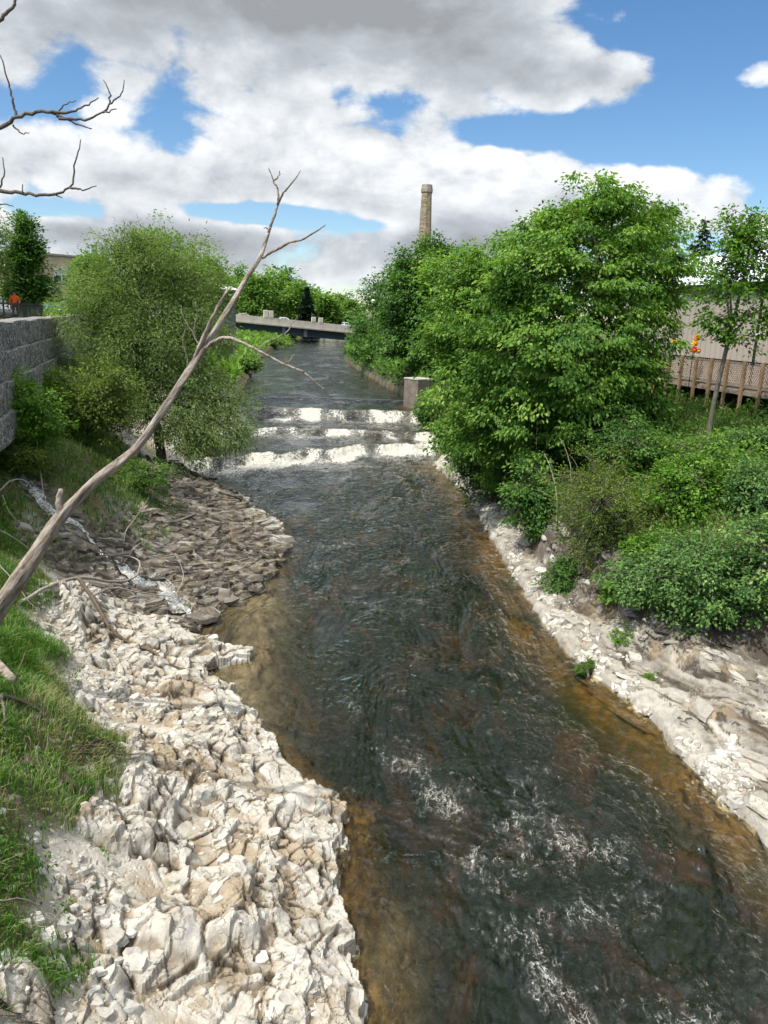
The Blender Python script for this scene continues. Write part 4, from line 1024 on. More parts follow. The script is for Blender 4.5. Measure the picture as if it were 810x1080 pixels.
patch('limestone_bank', np.arange(-8.6, .95, .021), np.concatenate([np.arange(6.2, 13, .021), np.arange(13, 21.6, .026)]), left_bank)
def wet_ledges(X, Y):
    wx0, wy0 = warp(X, Y, .55, .6, .16, 2.4, 600)
    z, d, left, ins, w = bankinfo(wx0, wy0)
    wx, wy = warp(X, Y, .35, .7, .05, 3.0, 610)
    ca, sa = math.cos(rad(24)), math.sin(rad(24)); u, v = wx*ca+wy*sa, -wx*sa+wy*ca
    S_ = np.where(ins, w-1.2*d, z) + .30*fbm(u*.32, v*.85, 4, 611)*sstep(0, .6, d) + .045*fbm(u*.9, v*2.8, 3, 612)
    h = terr(S_, .155, .035)*.85 + S_*.15
    h = h + .3*(terr(S_ + .02*fbm(u*1.5, v*4, 2, 613), .052, .06)-S_) + facet(u, v, 1.3, .38, 615, .022, .05, .03) + facet(u, v, .45, .15, 617, .014, .04, .014) + .003*fbm(X*8, Y*8, 3, 618)
    h = np.where(ins, np.minimum(h, w+.10-.8*d), np.maximum(h, w+.03))
    db = pdist(X.ravel(), Y.ravel(), BROOK).reshape(X.shape)
    h = h - .16*sstep(.5, .2, db)
    lim = 5.0+.6*fbm(X*.7, Y*.7, 2, 95)
    edge = np.clip(sstep(lim-.3, lim+.3, d) + sstep(20.9, 20.3, Y+.5*fbm(X, Y, 2, 83)) + sstep(38, 41, Y), 0, 1)
    h = h - .4*edge + .03
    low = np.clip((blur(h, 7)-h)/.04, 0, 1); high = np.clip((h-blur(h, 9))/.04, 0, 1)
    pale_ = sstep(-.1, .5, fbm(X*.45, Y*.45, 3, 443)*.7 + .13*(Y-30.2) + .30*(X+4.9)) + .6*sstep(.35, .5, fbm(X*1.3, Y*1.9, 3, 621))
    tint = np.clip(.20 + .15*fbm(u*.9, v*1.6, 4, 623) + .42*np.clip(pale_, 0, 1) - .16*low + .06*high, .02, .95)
    return h, tint, .5*sstep(.25, .55, fbm(X*.7, Y*.9, 3, 625)), (d < np.where(ins, .4, lim+.4)) & (left | ins) & (Y + .5*fbm(X, Y, 2, 83) > 20.2) & (X < -1)
patch('wet_ledges', np.arange(-12, -2.8, .036), np.arange(20, 41, .036), wet_ledges)
def right_shelf(X, Y):
    wx0, wy0 = warp(X, Y, .16, 1.0, .03, 3.0, 700)
    z, d, left, ins, w = bankinfo(wx0, wy0)
    wx, wy = warp(X, Y, .35, .6, .06, 3.6, 710)
    ca, sa = math.cos(rad(112)), math.sin(rad(112)); u, v = wx*ca+wy*sa, -wx*sa+wy*ca
    wall = sstep(1.0, 1.3, z)
    S_ = np.where(ins, w-2.2*d, z) + .11*fbm(u*.22, v*1.3, 4, 711)*sstep(0, .6, d) + .03*fbm(X*2.5, Y*2.5, 3, 712)
    h = terr(S_, .085, .05)*.7 + S_*.3
    h = h + facet(u, v, 1.7, .42, 713, .03, .035, .035) + facet(u+.4, v, .55, .16, 715, .022, .035, .016, .4+1.4*wall) + facet(u, v, .20, .09, 717, .02, .03, .01, .25+1.5*wall+.6*sstep(.7, .1, d))
    h = h - .05*sstep(.03, .0, np.abs(fbm(u*.22, v*1.5, 4, 719))) + .003*fbm(X*9, Y*9, 3, 721)
    h = np.where(ins, np.minimum(h, w+.14-1.2*d), np.maximum(h, w+.08+.06*fbm(X*2, Y*2, 2, 723)))
    edge = sstep(2.7, 3.1, z); h = h - .35*edge + .02; hb = blur(h, 1); kb = np.where(d < .45, 1, .5); h = h*(1-kb) + hb*kb
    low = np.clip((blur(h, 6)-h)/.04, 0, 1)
    pool = sstep(.30, .42, fbm(X*.8+Y*.35, Y*.55-X*.35, 3, 725)+.1)*sstep(.45, .9, d)*(1-wall)
    silt = np.clip(.3*low + pool + .4*sstep(.75, 1.05, z)*(1-wall)*sstep(-.1, .3, fbm(X*1.2, Y*1.2, 3, 727)), 0, 1)
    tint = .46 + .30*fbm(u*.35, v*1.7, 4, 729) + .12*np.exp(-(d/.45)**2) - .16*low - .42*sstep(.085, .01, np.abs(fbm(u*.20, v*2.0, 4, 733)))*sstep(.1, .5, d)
    tint = tint*(1-wall) + wall*(.17 + .16*fbm(u*.4, v*2.2+z*4, 4, 731))
    return h, np.clip(tint, .02, 1), silt, (~left) & (d < np.where(ins, .4, 99)) & (ins | (z < 3.05)) & (X > 1)
patch('rock_shelf', np.arange(2.6, 13.6, .034), np.concatenate([np.arange(7, 22, .034), np.arange(22, 46, .05)]), right_shelf)
# brook running down the left ledges
P3 = np.array([[p[0], p[1], 0] for p in smooth_path(np.c_[BROOK, np.zeros(len(BROOK))], 26)])
T = np.gradient(P3[:, :2], axis=0); T /= np.linalg.norm(T, axis=1)[:, None]
Nn = np.stack([-T[:, 1], T[:, 0]], 1); wv = np.linspace(-1, 1, 17)
q_ = np.linspace(0, 1, len(P3)); wd = .17 + .09*np.sin(q_*11) + .22*sstep(.72, .95, q_)
X = P3[:, 0, None] + Nn[:, 0, None]*wv*wd[:, None]; Y = P3[:, 1, None] + Nn[:, 1, None]*wv*wd[:, None]
z = surf(X.ravel(), Y.ravel()).reshape(X.shape)
zc = np.array([np.convolve(np.pad(z[:, j], 2, 'edge'), np.ones(5)/5, 'valid') for j in range(z.shape[1])]).T
zc = np.maximum(z+.05, zc+.09) + .02*fbm(X*5, Y*5, 3, 221)
fm = (.66 + .6*fbm(X.ravel()*1.2, Y.ravel()*1.2, 2, 223))*np.tile(1-.45*np.abs(wv)**2, len(P3))
fm[: 17*8] *= .9
tag(link('brook', npmesh('brook', np.stack([X.ravel(), Y.ravel(), zc.ravel()], 1), gridfaces(*X.shape), True, {'foam': fm, 'depth': np.full(X.size, .12)}), M['water']), kind='structure')

r = R_(471)
n = 9000; x = r.uniform(-9, 1, n); y = r.uniform(6.4, 21.2, n)
z, d, left, ins, w, dep = base_height(x, y, True); dn = fbm(x*.8, y*.8, 3, 402)
left = pdist(x, y, LEFT) < pdist(x, y, RIGHT)
k = left & (d < np.where(ins, .10, 3.9+.5*dn)) & (dn + r.rand(n)*.6 + .16*(d-2.2) > .42) & (y < 20.9)
x, y, d = x[k], y[k], d[k]
sz = .035 + .30*r.rand(len(x))**3.4*(1-.10*np.clip(d-1, 0, 3))
xs_ = r.uniform(-9, -2, 9000); ys_ = r.uniform(6, 21, 9000); z_, d_, l_, i_, w_, p_ = base_height(xs_, ys_, True)
k_ = l_ & ~i_ & (d_ > 2.9) & (d_ < 5.2) & (r.rand(9000) > .45+.2*(d_-3.5)); x = np.r_[x, xs_[k_]]; y = np.r_[y, ys_[k_]]; sz = np.r_[sz, .02+.11*r.rand(k_.sum())**2.5]
stones('broken_limestone', x, y, sz, .28, np.clip(.78+.09*r.normal(size=len(x))-.25*(r.rand(len(x)) < .08), 0, 1), 'angular broken pale limestone slabs along the left bank', 403, aspect=1.35, ang=rad(58), sink=.55, tilt=.16)
n = 4200; i = r.randint(3, len(RIGHT)-14, n); tt = r.rand(n)
p = RIGHT[i]*(1-tt)[:, None] + RIGHT[i+1]*tt[:, None] + np.abs(r.normal(size=(n, 1)))*np.array([[.30, .06]]) + r.normal(size=(n, 2))*.10
k = (p[:, 1] > 8) & (p[:, 1] < 50) & (fbm(p[:, 0]*.8, p[:, 1]*.8, 3, 406) > .10 - .5*sstep(22, 44, p[:, 1])); p = p[k]
sz = .05+.20*r.rand(len(p))**2.6 + .12*sstep(36, 44, p[:, 1])*r.rand(len(p))
stones('broken_limestone', p[:, 0], p[:, 1], sz, .42, np.clip(.72+.14*r.normal(size=len(p)), 0, 1), 'pale broken stones along the right water edge', 404, aspect=1.5, ang=rad(112), sink=.5)
n = 5200; x = r.uniform(-11, -3, n); y = r.uniform(20.4, 39, n)
z, d, left, ins, w, dep = base_height(x, y, True); left = pdist(x, y, LEFT) < pdist(x, y, RIGHT)
k = left & (d < np.where(ins, .15, 5)) & (fbm(x*.6, y*.6, 3, 407)+r.rand(n)*.7 > .22) & (pdist(x, y, BROOK) > .4)
x, y = x[k], y[k]; sz = .10+.36*r.rand(len(x))**2
tb_ = r.rand(260)*(len(BROOK)-1.001); ib = tb_.astype(int); qb = BROOK[ib]+(BROOK[ib+1]-BROOK[ib])*(tb_-ib)[:, None] + r.normal(size=(260, 2))*.12 + np.sign(r.normal(size=(260, 2)))*.36
x = np.r_[x, qb[:, 0]]; y = np.r_[y, qb[:, 1]]; sz = np.r_[sz, .08+.26*r.rand(260)**2]
pl_ = sstep(-.1, .5, fbm(x*.45, y*.45, 3, 443)*.7 + .13*(y-30.2) + .30*(x+4.9))
stones('ledge_slabs', x, y, sz, .20, np.clip(.20+.40*pl_+.11*r.normal(size=len(x)), .02, .9), 'flat slabs lying on the dark wet ledges', 405, aspect=2.6, ang=rad(24), sink=.45, tilt=.06)
n = 8000; x = r.uniform(2, 14, n); y = r.uniform(8, 40, n)
z, d, left, ins, w, dep = base_height(x, y, True); right = pdist(x, y, RIGHT) < pdist(x, y, LEFT)
k = right & ~ins & (z < 2.9) & (d > .25) & (fbm(x*.7+y*.3, y*.5-x*.4, 3, 409)+r.rand(n)*.6 + .5*(z > 1.05) > .45)
x, y, z = x[k], y[k], z[k]; sz = .06+.42*r.rand(len(x))**2.6
stones('shelf_slabs', x, y, sz, .12, np.clip(np.where(z > 1.15, .20, .52)+.13*r.normal(size=len(x)), .03, .85), 'thin grey slabs on the right rock shelf', 411, aspect=2.4, ang=rad(112), sink=.4, tilt=.05)

# ------------------------------------------------------------------ dead wood
def limb(mb, pts, r0, r1, base, n=7, seg_=6, wob=0., jit=.0, t=0.):
    P = smooth_path([np.array(p)-base for p in pts], seg_)
    if isinstance(r0, (list, tuple)):
        mb.tube(P, np.interp(np.linspace(0, 1, len(P)), np.linspace(0, 1, len(r0)), r0), n, t, wob); return
    if jit: P[1:-1] += R_(len(pts)*7+int(abs(P[0][0])*100) % 97).normal(size=P[1:-1].shape)*jit
    mb.tube(P, np.linspace(r0, r1, len(P)), n, t, wob)
def wood(name, label, cat, group, pieces, mat, base=None, partnames=None):
    """pieces: list of (points, r0, r1[, part])"""
    base = np.array(pieces[0][0][0]) if base is None else np.array(base)
    root = empty(name, base, label, cat, group)
    tw_ = MB()
    for pc in pieces:
        big = len(pc) > 3 and pc[3] == 'trunk'
        mb = tw_ if name == 'brush_pile' else MB()
        limb(mb, pc[0], pc[1], pc[2], base, 14 if big else 6, 8 if big else 5, .12 if big else 0, .006 if not big else .0)
        if name != 'brush_pile': mb.build('trunk' if big else 'branch', M[mat], root, True)
    if tw_.V: tw_.build('twigs', M[mat], root, True)
    return root
b = hit(-22, 668)
A = lambda px, py, Y: at(px, py, Y)
Yd = b[1]
main = [b-[0, 0, .3], A(0, 640, Yd-.1), A(34, 590, Yd), A(62, 548, Yd+.1), A(100, 508, Yd+.2), A(142, 474, Yd+.3), A(172, 432, Yd+.4), A(203, 386, Yd+.5), A(226, 350, Yd+.6), A(246, 318, Yd+.7), A(262, 290, Yd+.8), A(275, 270, Yd+.9), A(283, 246, Yd+1)]
tips = [
    ([main[-1], A(291, 222, Yd+1), A(299, 203, Yd+1.1), A(309, 192, Yd+1.1), A(317, 180, Yd+1.2)], .028, .009),
    ([A(293, 216, Yd+1), A(293, 200, Yd+1), A(288, 190, Yd+1.), A(283, 177, Yd+1)], .024, .008),
    ([A(288, 190, Yd+1.), A(294, 186, Yd+1), A(295, 180, Yd+1)], .018, .008),
    ([A(276, 272, Yd+.9), A(290, 264, Yd+.9), A(305, 256, Yd+.8), A(320, 252, Yd+.8), A(335, 243, Yd+.7), A(343, 237, Yd+.7)], .028, .009),
    ([A(284, 244, Yd+1), A(281, 240, Yd+1), A(278, 241, Yd+1)], .016, .006),
    ([A(203, 386, Yd+.5), A(212, 362, Yd+.5), A(224, 336, Yd+.4), A(240, 306, Yd+.4)], .048, .028),
    ([A(216, 368, Yd+.5), A(232, 357, Yd+.3), A(252, 360, Yd+.1), A(272, 370, Yd), A(300, 384, Yd-.1), A(322, 394, Yd-.2), A(343, 412, Yd-.2)], .036, .010),
    ([A(270, 369, Yd), A(280, 362, Yd), A(300, 352, Yd), A(309, 340, Yd), A(314, 333, Yd)], .014, .006),
    ([A(300, 384, Yd-.1), A(306, 380, Yd-.1), A(310, 374, Yd-.1)], .014, .006),
    ([A(66, 545, Yd+.1), A(62, 530, Yd+.1), A(64, 516, Yd+.1)], .085, .045),
    ([A(215, 372, Yd+.5), A(205, 352, Yd+.5), A(208, 330, Yd+.4), A(206, 318, Yd+.4)], .018, .006),
    ([A(205, 352, Yd+.5), A(194, 336, Yd+.5), A(191, 322, Yd+.5)], .012, .005),
    ([A(196, 397, Yd+.5), A(198, 380, Yd+.5), A(193, 362, Yd+.4), A(195, 348, Yd+.4)], .016, .006),
]
wood('dead_tree', 'leaning dead bare tree trunk reaching over the left bank into the sky', 'tree', None, [(main, [.165, .155, .135, .11, .082, .07, .065, .062, .055, .048, .04, .034, .028], 0, 'trunk')] + tips, 'dead')
# leafless branches from a bare tree beyond the left border
Yb = 8.2
tb0 = np.array([-8.6, 9.0, gz(-8.6, 9.0)])
tw = [A(-240, 330, 8.8), A(-200, 100, 8.6), A(-180, -60, 8.4)]
bt = [([tb0-[0, 0, .3]] + tw, .16, .05, 'trunk'),
      ([A(-207, 140, 8.6), A(-120, 165, 8.4), A(-50, 158, 8.3), A(0, 134, Yb), A(22, 122, Yb), A(48, 118, Yb), A(66, 124, Yb), A(80, 130, Yb), A(97, 136, Yb)], .032, .005),
      ([A(48, 118, Yb), A(70, 118, Yb), A(90, 112, Yb), A(104, 103, Yb)], .016, .005), ([A(62, 125, Yb), A(90, 126, Yb), A(108, 119, Yb), A(123, 115, Yb)], .016, .005),
      ([A(108, 119, Yb), A(118, 108, Yb), A(128, 98, Yb), A(131, 84, Yb)], .012, .004), ([A(116, 110, Yb), A(115, 96, Yb), A(109, 84, Yb)], .01, .004), ([A(60, 124, Yb), A(66, 112, Yb), A(80, 106, Yb)], .01, .004),
      ([A(18, 124, Yb), A(14, 108, Yb), A(10, 88, Yb), A(0, 58, Yb)], .014, .006), ([A(14, 132, Yb), A(22, 140, Yb), A(31, 140, Yb)], .01, .004), 
      ([A(-205, 150, 8.6), A(-110, 190, 8.4), A(-40, 196, 8.3), A(0, 201, Yb), A(26, 204, Yb), A(52, 206, Yb), A(74, 198, Yb), A(80, 170, Yb), A(85, 147, Yb)], .028, .005),
      ([A(74, 198, Yb), A(88, 200, Yb), A(102, 196, Yb)], .012, .004), ([A(24, 204, Yb), A(24, 194, Yb)], .009, .004), ([A(0, 198, Yb), A(5, 182, Yb), A(2, 166, Yb)], .01, .004), ([A(56, 204, Yb), A(66, 209, Yb)], .009, .004),
      ([A(-190, 20, 8.5), A(-70, 40, 8.4), A(-10, 24, Yb), A(10, 12, Yb), A(17, -2, Yb), A(18, -30, Yb)], .03, .008), ([A(-205, 160, 8.6), A(-60, 214, 8.3), A(0, 215, Yb), A(14, 218, Yb)], .012, .004)]
wood('bare_tree', 'leafless grey tree branches reaching in from the left photo border', 'tree', None, bt, 'greybark', base=tb0)
# fallen branches on the left bank
def lie(pts, lift=.05): 
    out = []
    for px, py, *q in pts:
        p = hit(px, py); p[2] = float(surf(p[:1], p[1:2])[0])
        out.append(p+np.array([0, 0, lift + (q[0] if q else 0)]))
    return out
G = 'fallen branches on the left bank'
wood('fallen_branch', 'pale arched fallen branch across the foot of the dead trunk, running to the little waterfall', 'branch', G,
     [(lie([(20, 640), (50, 630, .25), (85, 627, .35), (120, 624, .25), (142, 614, .2), (147, 603, .2), (130, 590, .1), (128, 592)]), .05, .02), (lie([(128, 592), (133, 572, .2), (142, 556, .35), (158, 544, .4)]), .022, .008),
      (lie([(130, 594), (150, 588, .15), (180, 584, .2)]), .018, .007)], 'stick')
wood('fallen_branch', 'long brown fallen branch lying down the rubble towards the white rock spit', 'branch', G,
     [(lie([(84, 630, .25), (100, 645, .15), (118, 664), (140, 676), (160, 690), (182, 702), (205, 706), (228, 708)], .06), .055, .018), (lie([(110, 655, .1), (117, 668)], .04), .02, .01)], 'brownstick')
wood('fallen_branch', 'pale forked fallen branch over the wet dark ledges', 'branch', G,
     [(lie([(98, 640, .15), (120, 636, .25), (150, 635, .25), (184, 634, .2), (200, 645, .15), (218, 662, .1)]), .03, .008), (lie([(184, 634, .2), (193, 622, .3), (192, 612, .35), (185, 600, .4)]), .018, .007), (lie([(118, 637, .2), (136, 646)]), .014, .008)], 'stick')
wood('fallen_branch', 'thin pale stick beside the dead trunk, pointing at the brook', 'branch', G, [(lie([(-4, 578, .5), (20, 588, .4), (40, 597, .3), (62, 601, .2), (76, 603, .1)]), .018, .008)], 'stick')
wood('fallen_branch', 'thin curved stick hanging over the grass below the dead trunk', 'branch', G, [(lie([(0, 612, .3), (16, 630, .3), (36, 648, .2), (56, 655, .1), (76, 655)]), .014, .006)], 'stick')
wood('fallen_branch', 'bent pale branch at the left border by the upper brook', 'branch', G, [(lie([(-6, 543, .4), (12, 530, .6), (30, 526, .5), (38, 536, .3), (46, 545, .2)]), .03, .01), (lie([(4, 541, .4), (12, 556, .2), (22, 562, .1)]), .02, .01)], 'stick')
wood('fallen_branch', 'thin upright stick by the upper brook fall', 'branch', G, [(lie([(52, 545), (46, 525, .4), (42, 505, .8), (41, 492, 1.1)]), .02, .008)], 'stick')
wood('fallen_branch', 'rotten brown stick lying in the grass beside a short broken log', 'branch', G, [(lie([(2, 742, .1), (30, 752, .06), (52, 770, .04), (66, 786), (82, 792)]), .035, .010), (lie([(18, 722, .1), (30, 706, .25)], .05), .012, .006)], 'brownstick')
wood('log', 'short broken weathered log with splintered end at left border', 'log', None, [(lie([(-14, 705, .15), (0, 720, .18), (16, 736, .2)], .1), .12, .06, 'trunk'), (lie([(2, 742, .1), (6, 768, .05)], .05), .03, .015)], 'dead')
wood('log', 'crumbling rotten log half buried in left bank grass', 'log', None, [(lie([(24, 812), (45, 822), (70, 834), (96, 842)], .05), .10, .05, 'trunk'), (lie([(30, 808), (52, 812), (64, 818)], .08), .05, .03), (lie([(45, 832), (48, 812, .1), (53, 796, .25)], .05), .02, .01)], 'brownstick')
r = R_(77); pcs = []
for i in range(16):
    cx, cy = 108+r.normal()*9, 797+r.normal()*5; a = r.normal()*.35
    pcs.append((lie([(cx-14*math.cos(a), cy-14*math.sin(a)), (cx, cy, .04+.1*r.rand()), (cx+14*math.cos(a), cy+14*math.sin(a)*.6)], .04+.06*r.rand()), .018, .007))
wood('brush_pile', 'small heap of brown driftwood twigs on the rubble beside the grass', 'twigs', None, pcs, 'brownstick')
wood('grass_stick', 'thin white stick lying in the grass near the bottom left corner', 'branch', G, [(lie([(-4, 976, .15), (14, 974, .2), (28, 975, .15), (44, 972, .1)]), .010, .005)], 'stick')
wood('dead_sapling', 'bare grey twiggy sapling standing in the shaded bush over the right rock wall', 'shrub', None,
     [(lie([(588, 562)]) + [A(588, 540, 25.5), A(586, 515, 25.6), A(580, 492, 25.8), A(574, 478, 26)], .03, .008), ([A(587, 528, 25.5), A(575, 520, 25.4), A(562, 516, 25.4)], .012, .004), ([A(586, 512, 25.6), A(574, 504, 25.5), A(566, 494, 25.5)], .012, .004), ([A(588, 540, 25.5), A(600, 520, 25.4), A(602, 495, 25.5), A(596, 472, 25.7), A(590, 462, 25.8)], .022, .006)], 'stick')

# ------------------------------------------------------------------ bridge and its traffic
bA, bB = at(262, 332.5, 200), at(384, 345, 216)
dv = bB-bA; dv /= np.linalg.norm(dv); nrm = np.array([dv[1], -dv[0], 0]); nrm /= np.linalg.norm(nrm)       # towards the viewer
p0, p1 = bA-dv*34, bB+dv*26
base = np.array([*((p0+p1)/2)[:2], 0.0]); base[2] = min(p0[2], p1[2])-5
br = empty('road_bridge', base, 'long grey girder road bridge crossing the upper river', 'bridge')
def lb(n0, z0, w, h, mat, name, a=p0, b_=p1):
    m_ = MB().bar(a-base+nrm*n0+[0, 0, z0], b_-base+nrm*n0+[0, 0, z0], w, h); return m_.build(name, M[mat], br)
lb(-.15, -.85, .35, 1.7, 'palecon', 'parapet'); lb(-11.2, -.85, .35, 1.7, 'palecon', 'parapet')
lb(-5.6, -1.55, 10.7, .4, 'concrete', 'deck'); lb(-.05, -1.86, .75, .28, 'concrete', 'edge_beam')
lb(-1.6, -2.95, .5, 2.1, 'steel', 'girder'); lb(-5.6, -2.95, .5, 2.1, 'steel', 'girder'); lb(-9.8, -2.95, .5, 2.1, 'steel', 'girder')
for px, Y in ((300, 205), (323, 208)):
    q = at(px, 345, Y); tq = np.dot(q-p0, dv); q = p0+dv*tq-base
    MB().box(q+nrm*-1.2+[0, 0, -2.9], (.9, .5, 2.2), math.atan2(dv[1], dv[0])).build('girder_plate', M['concrete'], br)
for px in (280.5, 286, 331, 338.5):
    Y = np.interp(px, [262, 384], [200, 216]); q = at(px, 333, Y); tq = np.dot(q-p0, dv); q = p0+dv*tq-base
    MB().box(q+nrm*-.15+[0, 0, .62 if px > 300 else .85], (1.2, .5, 1.3 if px > 300 else 1.7), math.atan2(dv[1], dv[0]), .06).build('pilaster', M['palecon'], br)
for e, s_ in ((p0, 1), (p1, -1)):
    q = e+dv*s_*8-base; MB().box(q+nrm*-5.6+[0, 0, -6], (6, 11, 9), math.atan2(dv[1], dv[0])).build('abutment', M['concrete'], br)

def car(name, label, loc, rz, body, kind='sedan', group=None):
    root = empty(name, loc, label, 'truck' if kind == 'pickup' else 'car', group, rz)
    L, W = (5.4, 1.85) if kind == 'pickup' else (4.5, 1.75); l = L/2
    if kind == 'pickup':
        side = [(-l, .45), (-l+.05, 1.05), (-.35, 1.08), (1.25, 1.10), (l-.25, .98), (l, .75), (l, .42)]
        cab = [(-.65, 1.08), (-.5, 1.74), (.65, 1.78), (1.35, 1.10)]
    else:
        side = [(-l, .45), (-l+.06, .88), (-l+.6, .98), (.9, .97), (l-.35, .82), (l, .62), (l, .40)]
        cab = [(-l+.45, .97), (-1.15, 1.42), (.25, 1.45), (1.15, .95)]
    side = side + [(l-.1, .25), (-l+.1, .25)]
    w = W/2
    mb = MB(); n = len(side)
    V = []
    for y, k in ((-w, .93), (-w*1.0+.07, 1.0), (w-.07, 1.0), (w, .93)):
        V += [(p[0]*k, y, .25+(p[1]-.25)*(k if k == 1 else .95)) for p in side]
    Fs = [list(range(n)), list(range(4*n-1, 3*n-1, -1))]
    for j in range(3): Fs += [[j*n+i, (j+1)*n+i, (j+1)*n+(i+1) % n, j*n+(i+1) % n] for i in range(n)]
    mb.add(V, Fs); bo = mb.build('body', M[body], root)
    cw = w-.10; tw_ = w-.28
    V = [(p[0], (cw if p[1] < 1.2 else tw_)*s_, p[1]-.01) for s_ in (-1, 1) for p in cab]
    mc = MB(); mc.add(V, [[0, 1, 2, 3], [7, 6, 5, 4], [0, 4, 5, 1], [1, 5, 6, 2], [2, 6, 7, 3], [3, 7, 4, 0]]); mc.build('cabin', M[body], root)
    # glass set proud of the cabin
    def lerp(a, b_, t): return (a[0]+(b_[0]-a[0])*t, a[1]+(b_[1]-a[1])*t)
    for s_ in (-1, 1):
        for t0, t1 in ((.08, .47), (.53, .92)):
            lo0, lo1 = lerp(cab[0], cab[3], .1+t0*.8), lerp(cab[0], cab[3], .1+t1*.8); hi0, hi1 = lerp(cab[1], cab[2], t0), lerp(cab[1], cab[2], t1)
            q = [(*lo0, cw), (*lo1, cw), (*hi1, tw_), (*hi0, tw_)]; zlo, zhi = .06, -.07
            V = [(a, s_*(c+.015+o), zz+(zlo if i < 2 else zhi)) for o in (0, -.03) for i, (a, zz, c) in enumerate(q)]
            g_ = MB(); g_.add(V, [[0, 1, 2, 3], [7, 6, 5, 4], [0, 4, 5, 1], [1, 5, 6, 2], [2, 6, 7, 3], [3, 7, 4, 0]]); g_.build('window', M['glass'], root)
    for (a, b_), nm in (((cab[3], cab[2]), 'windscreen'), ((cab[0], cab[1]), 'rear_window')):
        sg = 1 if nm == 'windscreen' else -1; p_, q_ = lerp(a, b_, .1), lerp(a, b_, .88)
        V = [(x_+sg*(.02-o), y_, z_+.012) for o in (0, .03) for x_, y_, z_ in ((p_[0], -cw+.1, p_[1]), (p_[0], cw-.1, p_[1]), (q_[0], tw_-.05, q_[1]), (q_[0], -tw_+.05, q_[1]))]
        g_ = MB(); g_.add(V, [[0, 1, 2, 3], [7, 6, 5, 4], [0, 4, 5, 1], [1, 5, 6, 2], [2, 6, 7, 3], [3, 7, 4, 0]]); g_.build(nm, M['glass'], root)
    for sx in (-l*.62, l*.62):
        for s_ in (-1, 1):
            t_ = MB(); P = [(.34, -.11), (.34, .11), (.20, .12), (.20, -.12)]
            V = [];
            for rr_, yy_ in P:
                for k in range(16): V.append((sx+rr_*math.cos(k*math.pi/8), s_*(w-.08)+yy_, .34+rr_*math.sin(k*math.pi/8)))
            Fs = [[i*16+k, i*16+(k+1) % 16, ((i+1) % 4)*16+(k+1) % 16, ((i+1) % 4)*16+k] for i in range(4) for k in range(16)]
            t_.add(V, Fs); wh = t_.build('wheel', M['tyre'], root)
            h_ = MB(); V = [(sx+.2*math.cos(k*math.pi/8), s_*(w-.08)+y_, .34+.2*math.sin(k*math.pi/8)) for y_ in (-.08, .08) for k in range(16)]
            h_.add(V, [list(range(16)), list(range(31, 15, -1))] + [[k, (k+1) % 16, 16+(k+1) % 16, 16+k] for k in range(16)]); h_.build('rim', M['silver'], wh)
    for s_ in (-1, 1):
        MB().box((l-.03, s_*(w-.32), .66), (.12, .36, .14), 0, .03).build('headlight', M['globe'], root)
        MB().box((-l+.03, s_*(w-.25), .76), (.1, .26, .14), 0, .03).build('tail_light', M['red'], root)
    return root
rzb = math.atan2(dv[1], dv[0])
for px, off, kind, mat, lab in ((262, -3.4, 'sedan', 'tan', 'beige car crossing the bridge, mostly hidden behind the parapet'), (304.5, -3.4, 'sedan', 'white', 'white car crossing the middle of the bridge'), (369.5, -3.4, 'pickup', 'white', 'white pickup truck at the right end of the bridge')):
    Y = np.interp(px, [262, 384], [200, 216]); q = at(px, 338, Y); tq = np.dot(q-p0, dv); q = p0+dv*tq
    loc = q+nrm*off+np.array([0, 0, -.95]); ce = car('pickup_truck' if kind == 'pickup' else 'car', lab, loc, rzb, mat, kind, 'vehicles on the bridge')

# ------------------------------------------------------------------ weir and pier
wl = float(wlevel(np.array([0.]), np.array([71.5]))[0])
o = MB().box((0, 0, 0), (18.2, .40, 1.6), math.radians(1.1), .06).build('weir_sill', M['sill']); o.location = (-5.4, 71.45, wl-.80+.01)
tag(o, 'low dark weir sill across the top of the falls', 'weir')
c = at(433, 412, 67.2); zb = gz(c[0], c[1])
pr = empty('concrete_pier', (c[0]+.7, c[1]+.6, 1.65), 'old stained concrete pier at the right end of the falls', 'pier')
MB().box((0, 0, .9), (1.8, 1.9, 2.6), rad(38), .05).build('block', M['piercon'], pr)
MB().box((0, 0, 2.27), (1.86, 1.96, .14), rad(38), .03).build('cap', M['concrete'], pr)

# ------------------------------------------------------------------ chimney, lamps
c = at(447, 248, 160); zt = at(452.3, 195, 160)[2]; zb = gz(c[0], c[1])
ch = empty('brick_chimney', (c[0]+.2, c[1], zb), 'tall tapering tan brick chimney rising behind the dark domed tree', 'chimney')
hh = zt-zb
MB().lathe([(2.1, -.5), (1.28, hh*.62), (.98, hh-1.6)], n=8).build('shaft', M['chimbrick'], ch)
MB().lathe([(1.0, hh-1.6), (1.14, hh-1.35), (1.14, hh-.75), (1.08, hh-.6), (1.0, hh), (.7, hh)], n=8).build('cap', M['darkcon'], ch)
for px, py, lab in ((393.6, 318, 'left of two white globe street lamps in the trees by the bridge'), (409.3, 315.6, 'right of two white globe street lamps in the trees by the bridge')):
    c = at(px, py, 99); z0 = gz(c[0], c[1])
    lp_ = empty('street_lamp', (c[0], c[1], z0), lab, 'street lamp', 'globe lamps on the right bank')
    hz = c[2]-z0
    MB().lathe([(.14, -.3), (.14, .5), (.07, .6), (.05, hz-.3), (.10, hz-.22), (.10, hz-.16)], n=10).build('pole', M['black'], lp_)
    MB().lathe([(.10, hz-.18)] + [(.26*math.sin(a), hz-.26*math.cos(a)) for a in np.linspace(.5, 3.1, 10)], n=14).build('globe', M['globe'], lp_, True)

